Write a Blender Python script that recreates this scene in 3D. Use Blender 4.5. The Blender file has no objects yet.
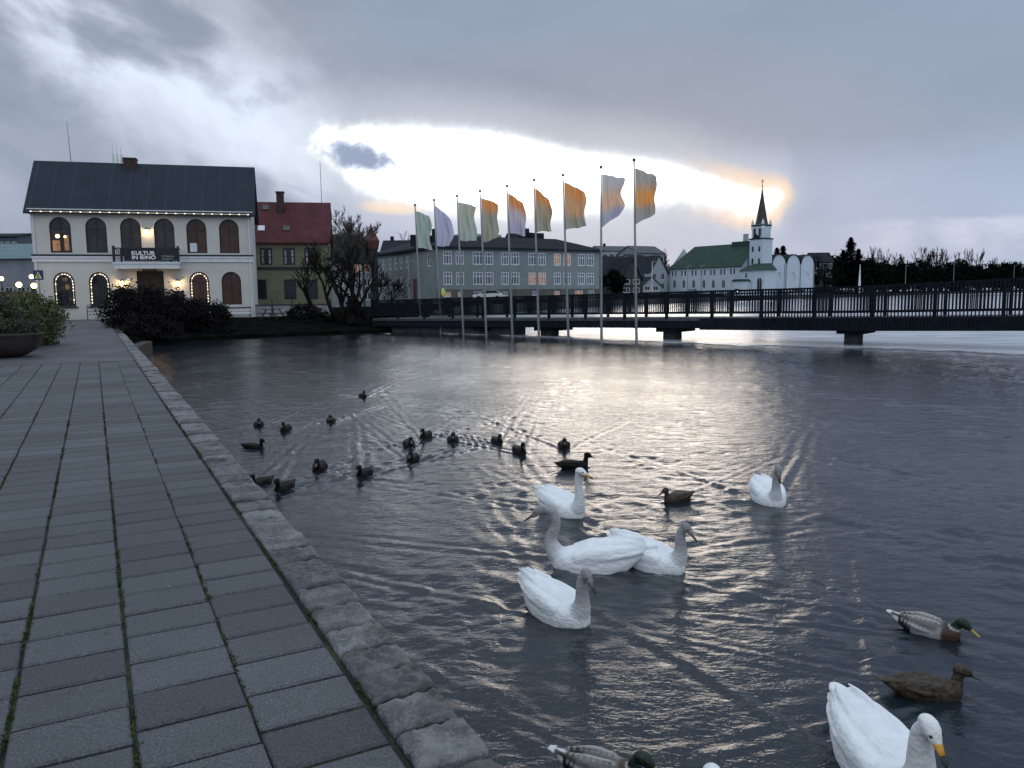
import bpy, bmesh, math, random
import numpy as np
from mathutils import Vector, Matrix
from mathutils.geometry import tessellate_polygon
from mathutils.kdtree import KDTree
R = math.radians
random.seed(7); RNG = np.random.default_rng(7)
S = bpy.context.scene
COL = S.collection

# ------------------------------------------------------------------ camera
FPX = 790.0
CAMZ = 1.65
WZ = -0.85
PITCH, ROLL = 6.43, -0.6
cam_d = bpy.data.cameras.new('camera'); cam = bpy.data.objects.new('camera', cam_d); COL.objects.link(cam)
CM = Matrix.Rotation(R(90 - PITCH), 4, 'X') @ Matrix.Rotation(R(ROLL), 4, 'Z')
cam.matrix_world = Matrix.Translation((0, 0, CAMZ)) @ CM
cam_d.sensor_width = 36; cam_d.lens = FPX / 1024 * 36
cam_d.clip_start = 0.05; cam_d.clip_end = 9000
S.camera = cam
C0 = Vector((0, 0, CAMZ))
def ray(px, py):
    return (CM.to_3x3() @ Vector(((px - 512) / FPX, -(py - 384) / FPX, -1))).normalized()
def G(px, py, z=0.0):
    d = ray(px, py); t = (z - CAMZ) / d.z
    return C0 + d * t
def at(px, py, Y):
    d = ray(px, py); return C0 + d * (Y / d.y)
def uv(px, py):
    d = ray(px, py); return math.degrees(math.atan2(d.x, d.y)), math.degrees(math.asin(d.z))

# ------------------------------------------------------------------ view
S.view_settings.view_transform = 'Standard'; S.view_settings.look = 'None'
S.view_settings.exposure = 0.15; S.view_settings.gamma = 1.0
S.view_settings.use_curve_mapping = False
S.render.engine = 'CYCLES'
S.cycles.use_denoising = True
S.cycles.max_bounces = 6

# ------------------------------------------------------------------ world
class NT:
    def __init__(s, tree): s.t = tree
    def n(s, typ, ins=None, **props):
        nd = s.t.nodes.new(typ)
        for k, v in props.items(): setattr(nd, k, v)
        if ins:
            for k, v in ins.items():
                i = nd.inputs[k]
                if isinstance(v, bpy.types.NodeSocket): s.t.links.new(v, i)
                else: i.default_value = v
        return nd
    def m(s, op, a, b=None, c=None, clamp=False):
        ins = {0: a}
        if b is not None: ins[1] = b
        if c is not None: ins[2] = c
        nd = s.n('ShaderNodeMath', ins, operation=op); nd.use_clamp = clamp
        return nd.outputs[0]
    def ss(s, x, lo, hi):
        nd = s.n('ShaderNodeMapRange', {'Value': x, 'From Min': lo, 'From Max': hi}, interpolation_type='SMOOTHSTEP')
        return nd.outputs[0]
    def mix(s, f, a, b, mode='MIX'):
        nd = s.n('ShaderNodeMix', None, data_type='RGBA', blend_type=mode)
        for i, v in ((0, f), (6, a), (7, b)):
            if isinstance(v, bpy.types.NodeSocket): s.t.links.new(v, nd.inputs[i])
            else: nd.inputs[i].default_value = (tuple(v) + (1,))[:4] if i else v
        return nd.outputs[2]
    def ramp(s, x, stops, interp='LINEAR'):
        nd = s.n('ShaderNodeValToRGB', {0: x}); cr = nd.color_ramp; cr.interpolation = interp
        while len(cr.elements) < len(stops): cr.elements.new(0.5)
        for e, (p, c) in zip(cr.elements, stops):
            e.position = p; e.color = (tuple(c) + (1,))[:4] if not isinstance(c, (int, float)) else (c, c, c, 1)
        return nd.outputs[0]
    def noise(s, vec, scale, detail=4, rough=.55, dist=0.0):
        ins = {'Scale': scale, 'Detail': detail, 'Roughness': rough, 'Distortion': dist}
        if vec is not None: ins['Vector'] = vec
        return s.n('ShaderNodeTexNoise', ins).outputs[0]
    def curve(s, x, pts, xr, yr):
        nx = s.m('DIVIDE', s.m('SUBTRACT', x, xr[0]), xr[1] - xr[0], clamp=True)
        nd = s.n('ShaderNodeFloatCurve', {'Value': nx}); c = nd.mapping.curves[0]
        P = [((a - xr[0]) / (xr[1] - xr[0]), (b - yr[0]) / (yr[1] - yr[0])) for a, b in pts]
        c.points[0].location = P[0]; c.points[1].location = P[-1]
        for p in P[1:-1]: c.points.new(*p)
        nd.mapping.update()
        return s.m('ADD', s.m('MULTIPLY', nd.outputs[0], yr[1] - yr[0]), yr[0])

def srgb(r, g, b):
    f = lambda v: (v / 255 / 12.92) if v / 255 <= .04045 else ((v / 255 + .055) / 1.055) ** 2.4
    return (f(r), f(g), f(b))

SUN_AZ, SUN_EL = 9.0, 5.0       # degrees, azimuth measured from +Y towards +X
W = bpy.data.worlds.new('World'); S.world = W; W.use_nodes = True
W.node_tree.nodes.clear()
w = NT(W.node_tree)
tc = w.n('ShaderNodeTexCoord').outputs['Generated']
sep = w.n('ShaderNodeSeparateXYZ', {0: tc})
U = w.m('MULTIPLY', w.m('ARCTAN2', sep.outputs[0], sep.outputs[1]), 57.2958)
V = w.m('MULTIPLY', w.m('ARCSINE', sep.outputs[2]), 57.2958)
cmb = lambda a, b, c=0.0: w.n('ShaderNodeCombineXYZ', {0: a, 1: b, 2: c}).outputs[0]
P2 = cmb(U, V)
n_big = w.noise(cmb(w.m('MULTIPLY', U, .6), w.m('MULTIPLY', V, 1.3)), .10, 5, .55)
n_med = w.noise(P2, .28, 6, .6, .3)
n_fine = w.noise(P2, .9, 5, .6, .2)
# streaks in the left part of the sky run down to the right
th = R(-24)
sa = w.m('ADD', w.m('MULTIPLY', U, math.cos(th)), w.m('MULTIPLY', V, math.sin(th)))
sb = w.m('ADD', w.m('MULTIPLY', U, -math.sin(th)), w.m('MULTIPLY', V, math.cos(th)))
n_str = w.noise(cmb(w.m('MULTIPLY', sa, .55), sb), .17, 5, .52, .25)
# base cloud deck by elevation
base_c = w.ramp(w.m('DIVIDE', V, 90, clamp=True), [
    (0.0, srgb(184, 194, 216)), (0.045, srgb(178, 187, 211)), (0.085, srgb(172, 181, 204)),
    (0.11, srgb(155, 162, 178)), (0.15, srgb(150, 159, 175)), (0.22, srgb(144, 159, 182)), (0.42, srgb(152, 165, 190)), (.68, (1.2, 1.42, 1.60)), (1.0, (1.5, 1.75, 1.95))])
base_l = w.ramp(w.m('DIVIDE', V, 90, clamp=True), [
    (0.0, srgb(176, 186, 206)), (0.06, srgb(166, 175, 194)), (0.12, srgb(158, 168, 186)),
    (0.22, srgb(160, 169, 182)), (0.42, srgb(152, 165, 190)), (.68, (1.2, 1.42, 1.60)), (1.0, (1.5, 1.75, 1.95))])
left = w.ss(U, -6.0, -17.0)
base = w.mix(left, base_c, base_l)
base = w.mix(w.m('MULTIPLY', w.ss(n_big, .35, .7), .35), base, srgb(126, 137, 155))
# right hand side slightly bluer and lighter
base = w.mix(w.m('MULTIPLY', w.ss(U, 8, 34), .3), base, srgb(148, 170, 202))
# broad bright streaks at left
ax = w.m('ABSOLUTE', w.m('SUBTRACT', V, w.m('ADD', w.m('MULTIPLY', U, -.50), 2.8)))
band = w.ss(w.m('ADD', ax, w.m('MULTIPLY', w.m('SUBTRACT', n_med, .5), 5)), 7.5, .3)
band = w.m('MULTIPLY', band, w.ss(U, -10, -15))
strk = w.m('MULTIPLY', band, w.ss(n_str, .34, .60))
base = w.mix(w.m('MULTIPLY', strk, .85), base, (.86, .95, 1.10))
lmot = w.m('MULTIPLY', left, w.ss(n_str, .55, .35))
base = w.mix(w.m('MULTIPLY', lmot, .4), base, srgb(126, 138, 158))
base = w.mix(w.m('MULTIPLY', w.m('MULTIPLY', left, w.ss(n_str, .52, .7)), .4), base, srgb(190, 198, 214))
# brightness added to the unseen sky behind the viewer, to light walls and swans
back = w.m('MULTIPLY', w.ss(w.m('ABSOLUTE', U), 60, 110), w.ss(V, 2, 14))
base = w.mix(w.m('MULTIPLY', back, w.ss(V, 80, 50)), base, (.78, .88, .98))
# soft white bank low on the right
bank = w.m('MULTIPLY', w.ss(w.m('ADD', V, w.m('MULTIPLY', w.m('SUBTRACT', n_med, .5), 1.6)), 4.75, 4.2), w.ss(U, 21, 26))
base = w.mix(w.m('MULTIPLY', w.m('MULTIPLY', bank, w.ss(V, 0.6, 4.3)), w.ss(n_med, .25, .7)), base, srgb(204, 210, 226))
# the opening in the clouds
up_px = [(285, 170), (306, 128), (320, 118), (340, 115), (373, 115), (440, 117), (500, 123), (540, 132), (580, 142), (623, 146), (680, 156), (714, 168), (754, 179), (783, 184), (794, 200), (810, 215)]
lo_px = [(285, 168), (306, 152), (330, 168), (360, 196), (400, 207), (430, 218), (500, 226), (560, 225), (600, 219), (640, 213), (680, 210), (724, 217), (754, 222), (772, 218), (788, 199), (810, 175)]
yr = (-2.0, 16.0); xr = (-20.0, 24.0)
upc = w.curve(U, [uv(*p) for p in up_px], xr, yr)
loc = w.curve(U, [uv(*p) for p in lo_px], xr, yr)
wob = w.m('MULTIPLY', w.m('SUBTRACT', n_fine, .5), 1.1)
dup_ = w.m('ADD', w.m('SUBTRACT', upc, V), w.m('MULTIPLY', wob, .6))
dlo_ = w.m('ADD', w.m('SUBTRACT', V, loc), wob)
sl_ = w.ss(U, -5, -13)
dup_ = w.m('ADD', dup_, w.m('MULTIPLY', w.m('MULTIPLY', w.m('SUBTRACT', n_med, .5), 3.2), sl_))
dlo_ = w.m('ADD', dlo_, w.m('MULTIPLY', w.m('MULTIPLY', w.m('SUBTRACT', n_str, .5), 4.0), sl_))
gl = w.ss(w.m('ADD', U, w.m('MULTIPLY', w.m('SUBTRACT', n_fine, .5), 3)), -15.8, -13.0)
gap = w.m('MULTIPLY', w.m('MULTIPLY', w.ss(dup_, -.45, 1.3), w.ss(dlo_, -.6, 1.0)), gl)
gap = w.m('POWER', gap, 1.7)
halo = w.m('MULTIPLY', w.ss(dup_, -3.5, .6), w.ss(dlo_, -3.0, .6))
halo = w.m('MULTIPLY', halo, w.m('MULTIPLY', w.ss(U, -24, -12), w.ss(U, 26, 17)))
base = w.mix(w.m('MULTIPLY', halo, .55), base, srgb(210, 217, 228))
# warm rim, strongest round the sun's end of the opening
rim = w.m('MULTIPLY', w.m('MULTIPLY', w.ss(dup_, -1.0, .4), w.ss(dlo_, -1.0, .3)), w.ss(U, 11, 17))
base = w.mix(w.m('MULTIPLY', w.m('MULTIPLY', rim, w.ss(U, 24, 19)), .85), base, (1.0, .72, .50))
yl_u, yl_v = uv(398, 206)
dy = w.m('ADD', w.m('POWER', w.m('DIVIDE', w.m('SUBTRACT', U, yl_u), 3.2), 2.0), w.m('POWER', w.m('DIVIDE', w.m('SUBTRACT', V, yl_v), .75), 2.0))
base = w.mix(w.m('MULTIPLY', w.ss(dy, 1.0, 0.0), .8), base, (1.0, .76, .55))
su, sv = uv(660, 190)
ds = w.m('ADD', w.m('POWER', w.m('DIVIDE', w.m('SUBTRACT', U, su), 15), 2.0), w.m('POWER', w.m('DIVIDE', w.m('SUBTRACT', V, sv), 9), 2.0))
gapc = w.mix(w.ss(ds, 1.3, 0.0), (2.7, 2.85, 3.0), (4.8, 4.3, 3.85))
gapc = w.mix(w.m('MULTIPLY', w.ss(dlo_, 2.2, .0), .6), gapc, (1.5, 1.32, 1.18))
edge_ = w.ss(w.m('MINIMUM', dup_, dlo_), .0, 2.8)
gapc = w.mix(edge_, (.84, .90, .96), gapc)
sky = w.mix(gap, base, gapc)
# small dark cloud adrift in the opening
cu, cv = uv(360, 157)
dc = w.m('ADD', w.m('POWER', w.m('DIVIDE', w.m('SUBTRACT', U, cu), 2.6), 2.0), w.m('POWER', w.m('DIVIDE', w.m('ADD', w.m('SUBTRACT', V, cv), w.m('MULTIPLY', w.m('SUBTRACT', U, cu), .18)), 1.0), 2.0))
dc = w.m('ADD', dc, w.m('MULTIPLY', w.m('SUBTRACT', n_fine, .5), 2.0))
sky = w.mix(w.m('POWER', w.ss(dc, 1.6, .1), .6), sky, srgb(150, 163, 190))
hor = w.ss(V, -1.0, -3.0)
sky = w.mix(hor, sky, (.05, .055, .06))
# clear air above the clouds
nis = w.n('ShaderNodeTexSky', None, sky_type='NISHITA', sun_disc=False, sun_elevation=R(SUN_EL), sun_rotation=R(SUN_AZ))
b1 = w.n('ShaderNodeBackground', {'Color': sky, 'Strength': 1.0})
b2 = w.n('ShaderNodeBackground', {'Color': nis.outputs[0], 'Strength': 0.05})
cover = w.m('ADD', w.m('MULTIPLY', gap, .0), .04)
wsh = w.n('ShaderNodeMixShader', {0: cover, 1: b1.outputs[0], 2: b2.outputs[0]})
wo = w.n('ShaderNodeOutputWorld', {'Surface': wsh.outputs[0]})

# ------------------------------------------------------------------ sun (veiled by cloud, low over the far shore)
sd = bpy.data.lights.new('sun', 'SUN'); sd.energy = 0.30; sd.angle = R(19); sd.color = (1.0, .86, .72)
so = bpy.data.objects.new('sun', sd); COL.objects.link(so)
sdir = Vector((math.sin(R(SUN_AZ)) * math.cos(R(SUN_EL)), math.cos(R(SUN_AZ)) * math.cos(R(SUN_EL)), math.sin(R(SUN_EL))))
so.rotation_euler = (-sdir).to_track_quat('-Z', 'Y').to_euler()
so.location = (0, 0, 50)

# ------------------------------------------------------------------ object helpers
def tag(o, label=None, cat=None, group=None, kind=None):
    if label: o['label'] = label
    if cat: o['category'] = cat
    if group: o['group'] = group
    if kind: o['kind'] = kind
    return o
def empty(name, loc, rz=0.0):
    o = bpy.data.objects.new(name, None); COL.objects.link(o); o.location = loc; o.rotation_euler = (0, 0, rz)
    o.empty_display_size = .3
    return o
def copy_tree(o, parent=None):
    c = o.copy(); COL.objects.link(c)
    if parent is not None: c.parent = parent
    for ch in list(o.children): copy_tree(ch, c)
    return c
class MB:
    def __init__(s): s.v = []; s.f = []; s.m = []; s.smooth = False
    def add(s, vs, fs, mi=0):
        o = len(s.v); s.v += [tuple(v) for v in vs]
        for f in fs: s.f.append(tuple(i + o for i in f)); s.m.append(mi)
        return s
    def quad(s, a, b, c, d, mi=0): return s.add([a, b, c, d], [(0, 1, 2, 3)], mi)
    def box(s, x0, x1, y0, y1, z0, z1, mi=0):
        vs = [(x0, y0, z0), (x1, y0, z0), (x1, y1, z0), (x0, y1, z0), (x0, y0, z1), (x1, y0, z1), (x1, y1, z1), (x0, y1, z1)]
        return s.add(vs, [(0, 3, 2, 1), (4, 5, 6, 7), (0, 1, 5, 4), (1, 2, 6, 5), (2, 3, 7, 6), (3, 0, 4, 7)], mi)
    def prism(s, poly, y0, y1, mi=0):            # poly in (x,z), extruded along y
        n = len(poly)
        vs = [(p[0], y0, p[1]) for p in poly] + [(p[0], y1, p[1]) for p in poly]
        return s.add(vs, [tuple(range(n)), tuple(range(2 * n - 1, n - 1, -1))] + [(i, i + n, (i + 1) % n + n, (i + 1) % n) for i in range(n)], mi)
    def tube(s, pts, rad, k=6, mi=0, cap=True):
        pts = [Vector(p) for p in pts]; n = len(pts)
        if isinstance(rad, (int, float)): rad = [rad] * n
        o = len(s.v); up = Vector((0, 0, 1))
        prev = None
        for i, p in enumerate(pts):
            t = (pts[min(i + 1, n - 1)] - pts[max(i - 1, 0)]).normalized()
            if prev is None:
                a = t.cross(up if abs(t.z) < .95 else Vector((1, 0, 0))).normalized()
            else:
                a = (prev - t * prev.dot(t)).normalized()
            prev = a; b = t.cross(a)
            for j in range(k):
                an = 2 * math.pi * j / k
                s.v.append(tuple(p + (a * math.cos(an) + b * math.sin(an)) * rad[i]))
        for i in range(n - 1):
            for j in range(k):
                s.f.append((o + i * k + j, o + i * k + (j + 1) % k, o + (i + 1) * k + (j + 1) % k, o + (i + 1) * k + j)); s.m.append(mi)
        if cap:
            s.f.append(tuple(o + j for j in reversed(range(k)))); s.m.append(mi)
            s.f.append(tuple(o + (n - 1) * k + j for j in range(k))); s.m.append(mi)
        return s
    def loft(s, rings, mi=0, cap=True):
        o = len(s.v); k = len(rings[0])
        for r in rings: s.v += [tuple(p) for p in r]
        for i in range(len(rings) - 1):
            for j in range(k):
                s.f.append((o + i * k + j, o + i * k + (j + 1) % k, o + (i + 1) * k + (j + 1) % k, o + (i + 1) * k + j)); s.m.append(mi)
        if cap:
            s.f.append(tuple(o + j for j in reversed(range(k)))); s.m.append(mi)
            s.f.append(tuple(o + (len(rings) - 1) * k + j for j in range(k))); s.m.append(mi)
        return s
    def ball(s, c, r, k=10, mi=0, sc=(1, 1, 1)):
        rings = []
        for i in range(1, k):
            ph = math.pi * i / k
            rings.append([(c[0] + r * sc[0] * math.sin(ph) * math.cos(2 * math.pi * j / k), c[1] + r * sc[1] * math.sin(ph) * math.sin(2 * math.pi * j / k), c[2] - r * sc[2] * math.cos(ph)) for j in range(k)])
        return s.loft(rings, mi)
    def build(s, name, mats, parent=None, smooth=False):
        me = bpy.data.meshes.new(name); me.from_pydata(s.v, [], s.f); me.update()
        if not isinstance(mats, (list, tuple)): mats = [mats]
        for m in mats: me.materials.append(m)
        if any(s.m): me.polygons.foreach_set('material_index', s.m)
        if smooth: me.polygons.foreach_set('use_smooth', [True] * len(me.polygons))
        o = bpy.data.objects.new(name, me); COL.objects.link(o)
        if parent is not None: o.parent = parent
        return o

# ------------------------------------------------------------------ materials
def mat(name, col, rough=.7, var=.15, scale=3.0, bump=0.0, bscale=20, spec=.4, metal=0.0, emis=None, est=0.0, coord='Object', fn=None):
    m = bpy.data.materials.new(name); m.use_nodes = True; t = m.node_tree; t.nodes.clear(); q = NT(t)
    tcn = q.n('ShaderNodeTexCoord').outputs[coord]
    nz = q.noise(tcn, scale, 5, .6)
    lo = tuple(c * (1 - var) for c in col); hi = tuple(min(1, c * (1 + var)) for c in col)
    c = q.mix(q.ss(nz, .3, .7), lo, hi)
    ins = {'Base Color': c, 'Roughness': rough, 'Metallic': metal, 'Specular IOR Level': spec}
    if fn: ins.update(fn(q, tcn, c))
    if bump:
        bn = q.n('ShaderNodeBump', {'Height': q.noise(tcn, bscale, 4, .6), 'Strength': bump, 'Distance': .02})
        if 'Normal' not in ins: ins['Normal'] = bn.outputs[0]
    if emis: ins['Emission Color'] = tuple(emis) + (1,); ins['Emission Strength'] = est
    p = q.n('ShaderNodeBsdfPrincipled', ins)
    q.n('ShaderNodeOutputMaterial', {'Surface': p.outputs[0]})
    return m
def glass(name, col=(.015, .018, .022), rough=.08):
    return mat(name, col, rough, .3, 1.5, .25, 1.2, spec=.3)
M = {}
M['asphalt'] = mat('asphalt', (.05, .052, .058), .85, .2, 1.2, .4, 40)
M['earth'] = mat('dark_earth', (.016, .016, .013), .9, .4, 2.0, .8, 8)
M['bank'] = mat('winter_grass', (.006, .007, .006), .95, .5, 1.4, 1.0, 12, spec=0)
M['farland'] = mat('far_ground', (.013, .015, .018), .95, .3, .2, .3, 2, spec=.1)
M['quaystone'] = mat('quay_stone', (.05, .052, .058), .8, .4, 1.6, .9, 9)
M['darkmetal'] = mat('dark_metal', (.014, .018, .026), .5, .2, 4)
M['bridgewood'] = mat('bridge_timber', (.0075, .0105, .018), .8, .35, 3, .3, 12, spec=.12)
M['pole'] = mat('pole_metal', (.22, .23, .25), .4, .15, 2, metal=.3)
M['white_trim'] = mat('white_trim', (.62, .65, .70), .6, .08, 2)
M['glass'] = glass('window_glass')
M['lamp'] = mat('lamp_glow', (.9, .7, .4), .5, .05, 1, emis=(1, .62, .25), est=7)
M['bulb'] = mat('bulb_glow', (.9, .8, .6), .5, .05, 1, emis=(1, .84, .62), est=1.6)
M['warmpane'] = mat('lit_pane', (.3, .15, .07), .3, .6, 2.0, emis=(1, .45, .25), est=.13)
M['headlamp'] = mat('headlamp', (.9, .9, .8), .3, .05, 1, emis=(1, .95, .85), est=5)

# ================================================================== THE SETTING
# path direction and edges -------------------------------------------------
k_in0 = G(415, 768); k_in1 = G(227, 500)
pdir = ray(93, 299.4); pdir.z = 0; pdir.normalize()
pnor = Vector((-pdir.y, pdir.x, 0))            # towards the left of the path
O = k_in0 - pdir * 0.0
def PT(t, s, z=0.0):                            # t along the path, s to the left of the kerb's inner edge
    p = O + pdir * t + pnor * s; return Vector((p.x, p.y, z))
T_END = 21.0; T_BANK = 40.0
KW = .275
Kfar = PT(T_BANK, -KW)

# ground under everything on the left
mb = MB()
far = Kfar * 1.0
g_out = Vector((far.x * 60, far.y * 60, 0))
e0 = PT(-12, -KW + .02)
mb.add([(e0.x, e0.y, -.05), (far.x, far.y, -.05), (g_out.x, g_out.y, -.05), (-4000, 3000, -.05), (-4000, -60, -.05), (e0.x, -60, -.05)], [(0, 1, 2, 3, 4, 5)])
def moss_fn(q, tcn, c):
    n = q.noise(tcn, 1.6, 5, .6)
    cc = q.mix(q.ss(q.noise(tcn, 5, 5, .7), .48, .58), (.012, .013, .012), (.032, .042, .015))
    return {'Base Color': cc}
tag(mb.build('ground', mat('mossy_bedding', (.02, .02, .02), .95, .3, 4, .6, 30, fn=moss_fn)), kind='structure')

# packed joint filling right under the slab tops
mb = MB(); mb.quad(PT(-4, .0, -.016), PT(T_END, .0, -.016), PT(T_END, 13, -.016), PT(-4, 13, -.016))
tag(mb.build('ground', bpy.data.materials['mossy_bedding']), kind='structure')
from mathutils import noise as mno
# paving slabs ------------------------------------------------------------
def slab_fn(q, tcn, c):
    at_ = q.n('ShaderNodeAttribute', None, attribute_name='tone')
    tone = at_.outputs['Fac']
    n1 = q.noise(tcn, 1.1, 4, .6); n2 = q.noise(tcn, 90, 3, .7); n3 = q.noise(tcn, 14, 4, .6)
    b = q.ramp(n1, [(0.3, (.034, .040, .049)), (0.65, (.070, .080, .093))])
    b = q.mix(q.m('MULTIPLY', q.ss(n2, .48, .68), .55), b, (.17, .18, .20))
    b = q.mix(q.m('MULTIPLY', q.ss(q.noise(tcn, 120, 2, .6), .50, .36), .65), b, (.012, .013, .015))
    b = q.mix(q.ss(n3, .60, .74), b, (.028, .032, .033))
    b = q.mix(q.m('MULTIPLY', q.ss(q.noise(tcn, .55, 5, .65), .50, .66), .45), b, (.026, .032, .036))
    dr = q.n('ShaderNodeTexVoronoi', {'Vector': tcn, 'Scale': 1.7, 'Randomness': 1.0}).outputs['Distance']
    b = q.mix(q.m('MULTIPLY', q.ss(q.m('ADD', dr, q.m('MULTIPLY', q.noise(tcn, 60, 2, .5), .03)), .036, .026), .7), b, (.34, .35, .35))
    b = q.mix(1.0, b, q.n('ShaderNodeCombineColor', {0: tone, 1: tone, 2: tone}).outputs[0], 'MULTIPLY')
    sp = q.noise(tcn, 38, 2, .5)
    b = q.mix(q.ss(sp, .76, .79), b, (.25, .26, .27))
    r = q.m('ADD', .50, q.m('MULTIPLY', n1, .28))
    bn = q.n('ShaderNodeBump', {'Height': q.m('ADD', n2, q.m('MULTIPLY', n3, 1.5)), 'Strength': .9, 'Distance': .008})
    return {'Base Color': b, 'Roughness': r, 'Normal': bn.outputs[0]}
M['slab'] = mat('concrete_slab', (.06, .06, .07), .6, spec=.5, fn=slab_fn)
mb = MB(); tones = []
cw = .432
for ci in range(30):
    s0 = ci * cw + (0.0 if ci else .012)
    t = -3.0 + random.uniform(-.3, 0) + .02 * ci
    while t < T_END:
        L = .312 * random.uniform(.95, 1.05)
        j = .019 if random.random() < .7 else .027
        gx = .013 + .007 * random.random()
        h = random.uniform(-.0015, .0015); tl = random.uniform(-.0012, .0012); tw = random.uniform(-.0015, .0015)
        t1 = min(t + L, T_END + .1)
        cs = [(t + j / 2, s0 + gx / 2), (t1 - j / 2, s0 + gx / 2), (t1 - j / 2, s0 + cw - gx / 2), (t + j / 2, s0 + cw - gx / 2)]
        jit = [(random.uniform(-.004, .004), random.uniform(-.003, .003)) for _ in cs]
        hz = [h - tl - tw, h + tl - tw, h + tl + tw, h - tl + tw]
        ce = ((cs[0][0] + cs[2][0]) / 2, (cs[0][1] + cs[2][1]) / 2)
        top = []; mid = []; bot = []
        for (a, b), (ja, jb), hh in zip(cs, jit, hz):
            a += ja; b += jb
            ia = a + (.012 if a < ce[0] else -.012); ib = b + (.008 if b < ce[1] else -.008)
            top.append(PT(ia, ib, hh)); mid.append(PT(a, b, hh - .009)); bot.append(PT(a, b, -.06))
        vs = top + mid + bot
        fs = [(0, 1, 2, 3)] + [(i, i + 4, (i + 1) % 4 + 4, (i + 1) % 4) for i in range(4)] + [(i + 4, i + 8, (i + 1) % 4 + 8, (i + 1) % 4 + 4) for i in range(4)]
        fs = [tuple(reversed(f)) for f in fs]
        mb.add(vs, fs); tones += [random.uniform(.68, 1.22)] * 12
        t += L
path = mb.build('path', M['slab'])
bm = bmesh.new(); bm.from_mesh(path.data); bmesh.ops.recalc_face_normals(bm, faces=bm.faces); bm.to_mesh(path.data); bm.free()
a_ = path.data.attributes.new('tone', 'FLOAT', 'POINT'); a_.data.foreach_set('value', tones)
tag(path, kind='structure')
# moss growing out of the long joints
mb = MB(); mr = random.Random(4)
for ci in range(0, 9):
    t = -1.5
    while t < 11:
        t += mr.expovariate(14)
        if mno.noise(Vector((t * 1.3, ci * 5.3, 2))) < -.05: continue
        for _ in range(9):
            s_ = ci * cw + mr.gauss(0, .007); tt = t + mr.gauss(0, .03); c_ = PT(tt, s_, mr.uniform(-.012, .006)); l = mr.uniform(.004, .010)
            a = Vector((mr.gauss(0, 1), mr.gauss(0, 1), mr.gauss(0, 1))).normalized() * l; b = a.orthogonal().normalized() * l * .7
            mb.add([c_ - a, c_ + b, c_ + a, c_ - b], [(0, 1, 2, 3)])
tag(mb.build('moss', mat('joint_moss', (.035, .050, .016), .95, .5, 6, spec=.05)), 'thin green moss growing along the long joints of the paving slabs', 'moss', kind='stuff')
# far paving of small setts
def sett_fn(q, tcn, c):
    br = q.n('ShaderNodeTexBrick', {'Vector': tcn, 'Color1': (.060, .066, .082, 1), 'Color2': (.040, .045, .056, 1), 'Mortar': (.018, .02, .02, 1), 'Scale': 1.0, 'Mortar Size': .012, 'Brick Width': .22, 'Row Height': .12})
    n = q.noise(tcn, .8, 4, .6)
    cc = q.mix(q.ss(n, .35, .7), br.outputs[0], (.075, .082, .10))
    bn = q.n('ShaderNodeBump', {'Height': br.outputs['Fac'], 'Strength': -.5, 'Distance': .01})
    return {'Base Color': cc, 'Roughness': .6, 'Normal': bn.outputs[0]}
M['setts'] = mat('small_setts', (.06, .06, .07), .6, fn=sett_fn)
mb = MB()
a, b, c_, d_ = PT(T_END + .12, .012), PT(72, .012), PT(72, 30), PT(T_END + .12, 30)
mb.quad(a, b, c_, d_)
tag(mb.build('pavement', M['setts']), kind='structure')

# kerb of rough granite blocks -------------------------------------------
def gran_fn(q, tcn, c):
    at_ = q.n('ShaderNodeAttribute', None, attribute_name='tone').outputs['Fac']
    n1 = q.noise(tcn, 5, 6, .65); n2 = q.noise(tcn, 60, 4, .7); n3 = q.noise(tcn, 2.2, 3, .5)
    b = q.ramp(n1, [(.3, (.045, .048, .055)), (.5, (.10, .105, .115)), (.72, (.22, .225, .235))])
    b = q.mix(q.m('MULTIPLY', q.ss(n2, .5, .72), .6), b, (.28, .28, .29))
    b = q.mix(q.ss(n3, .55, .7), b, (.045, .050, .048))
    b = q.mix(1.0, b, q.n('ShaderNodeCombineColor', {0: at_, 1: at_, 2: at_}).outputs[0], 'MULTIPLY')
    bn = q.n('ShaderNodeBump', {'Height': q.m('ADD', q.m('MULTIPLY', n1, 2), n2), 'Strength': 1.0, 'Distance': .02})
    return {'Base Color': b, 'Roughness': q.m('ADD', .28, q.m('MULTIPLY', n1, .35)), 'Normal': bn.outputs[0]}
M['granite'] = mat('rough_granite', (.2, .2, .2), .5, spec=.5, fn=gran_fn)
from mathutils import noise as mno
mb = MB(); tones = []
t = -3.0
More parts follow.
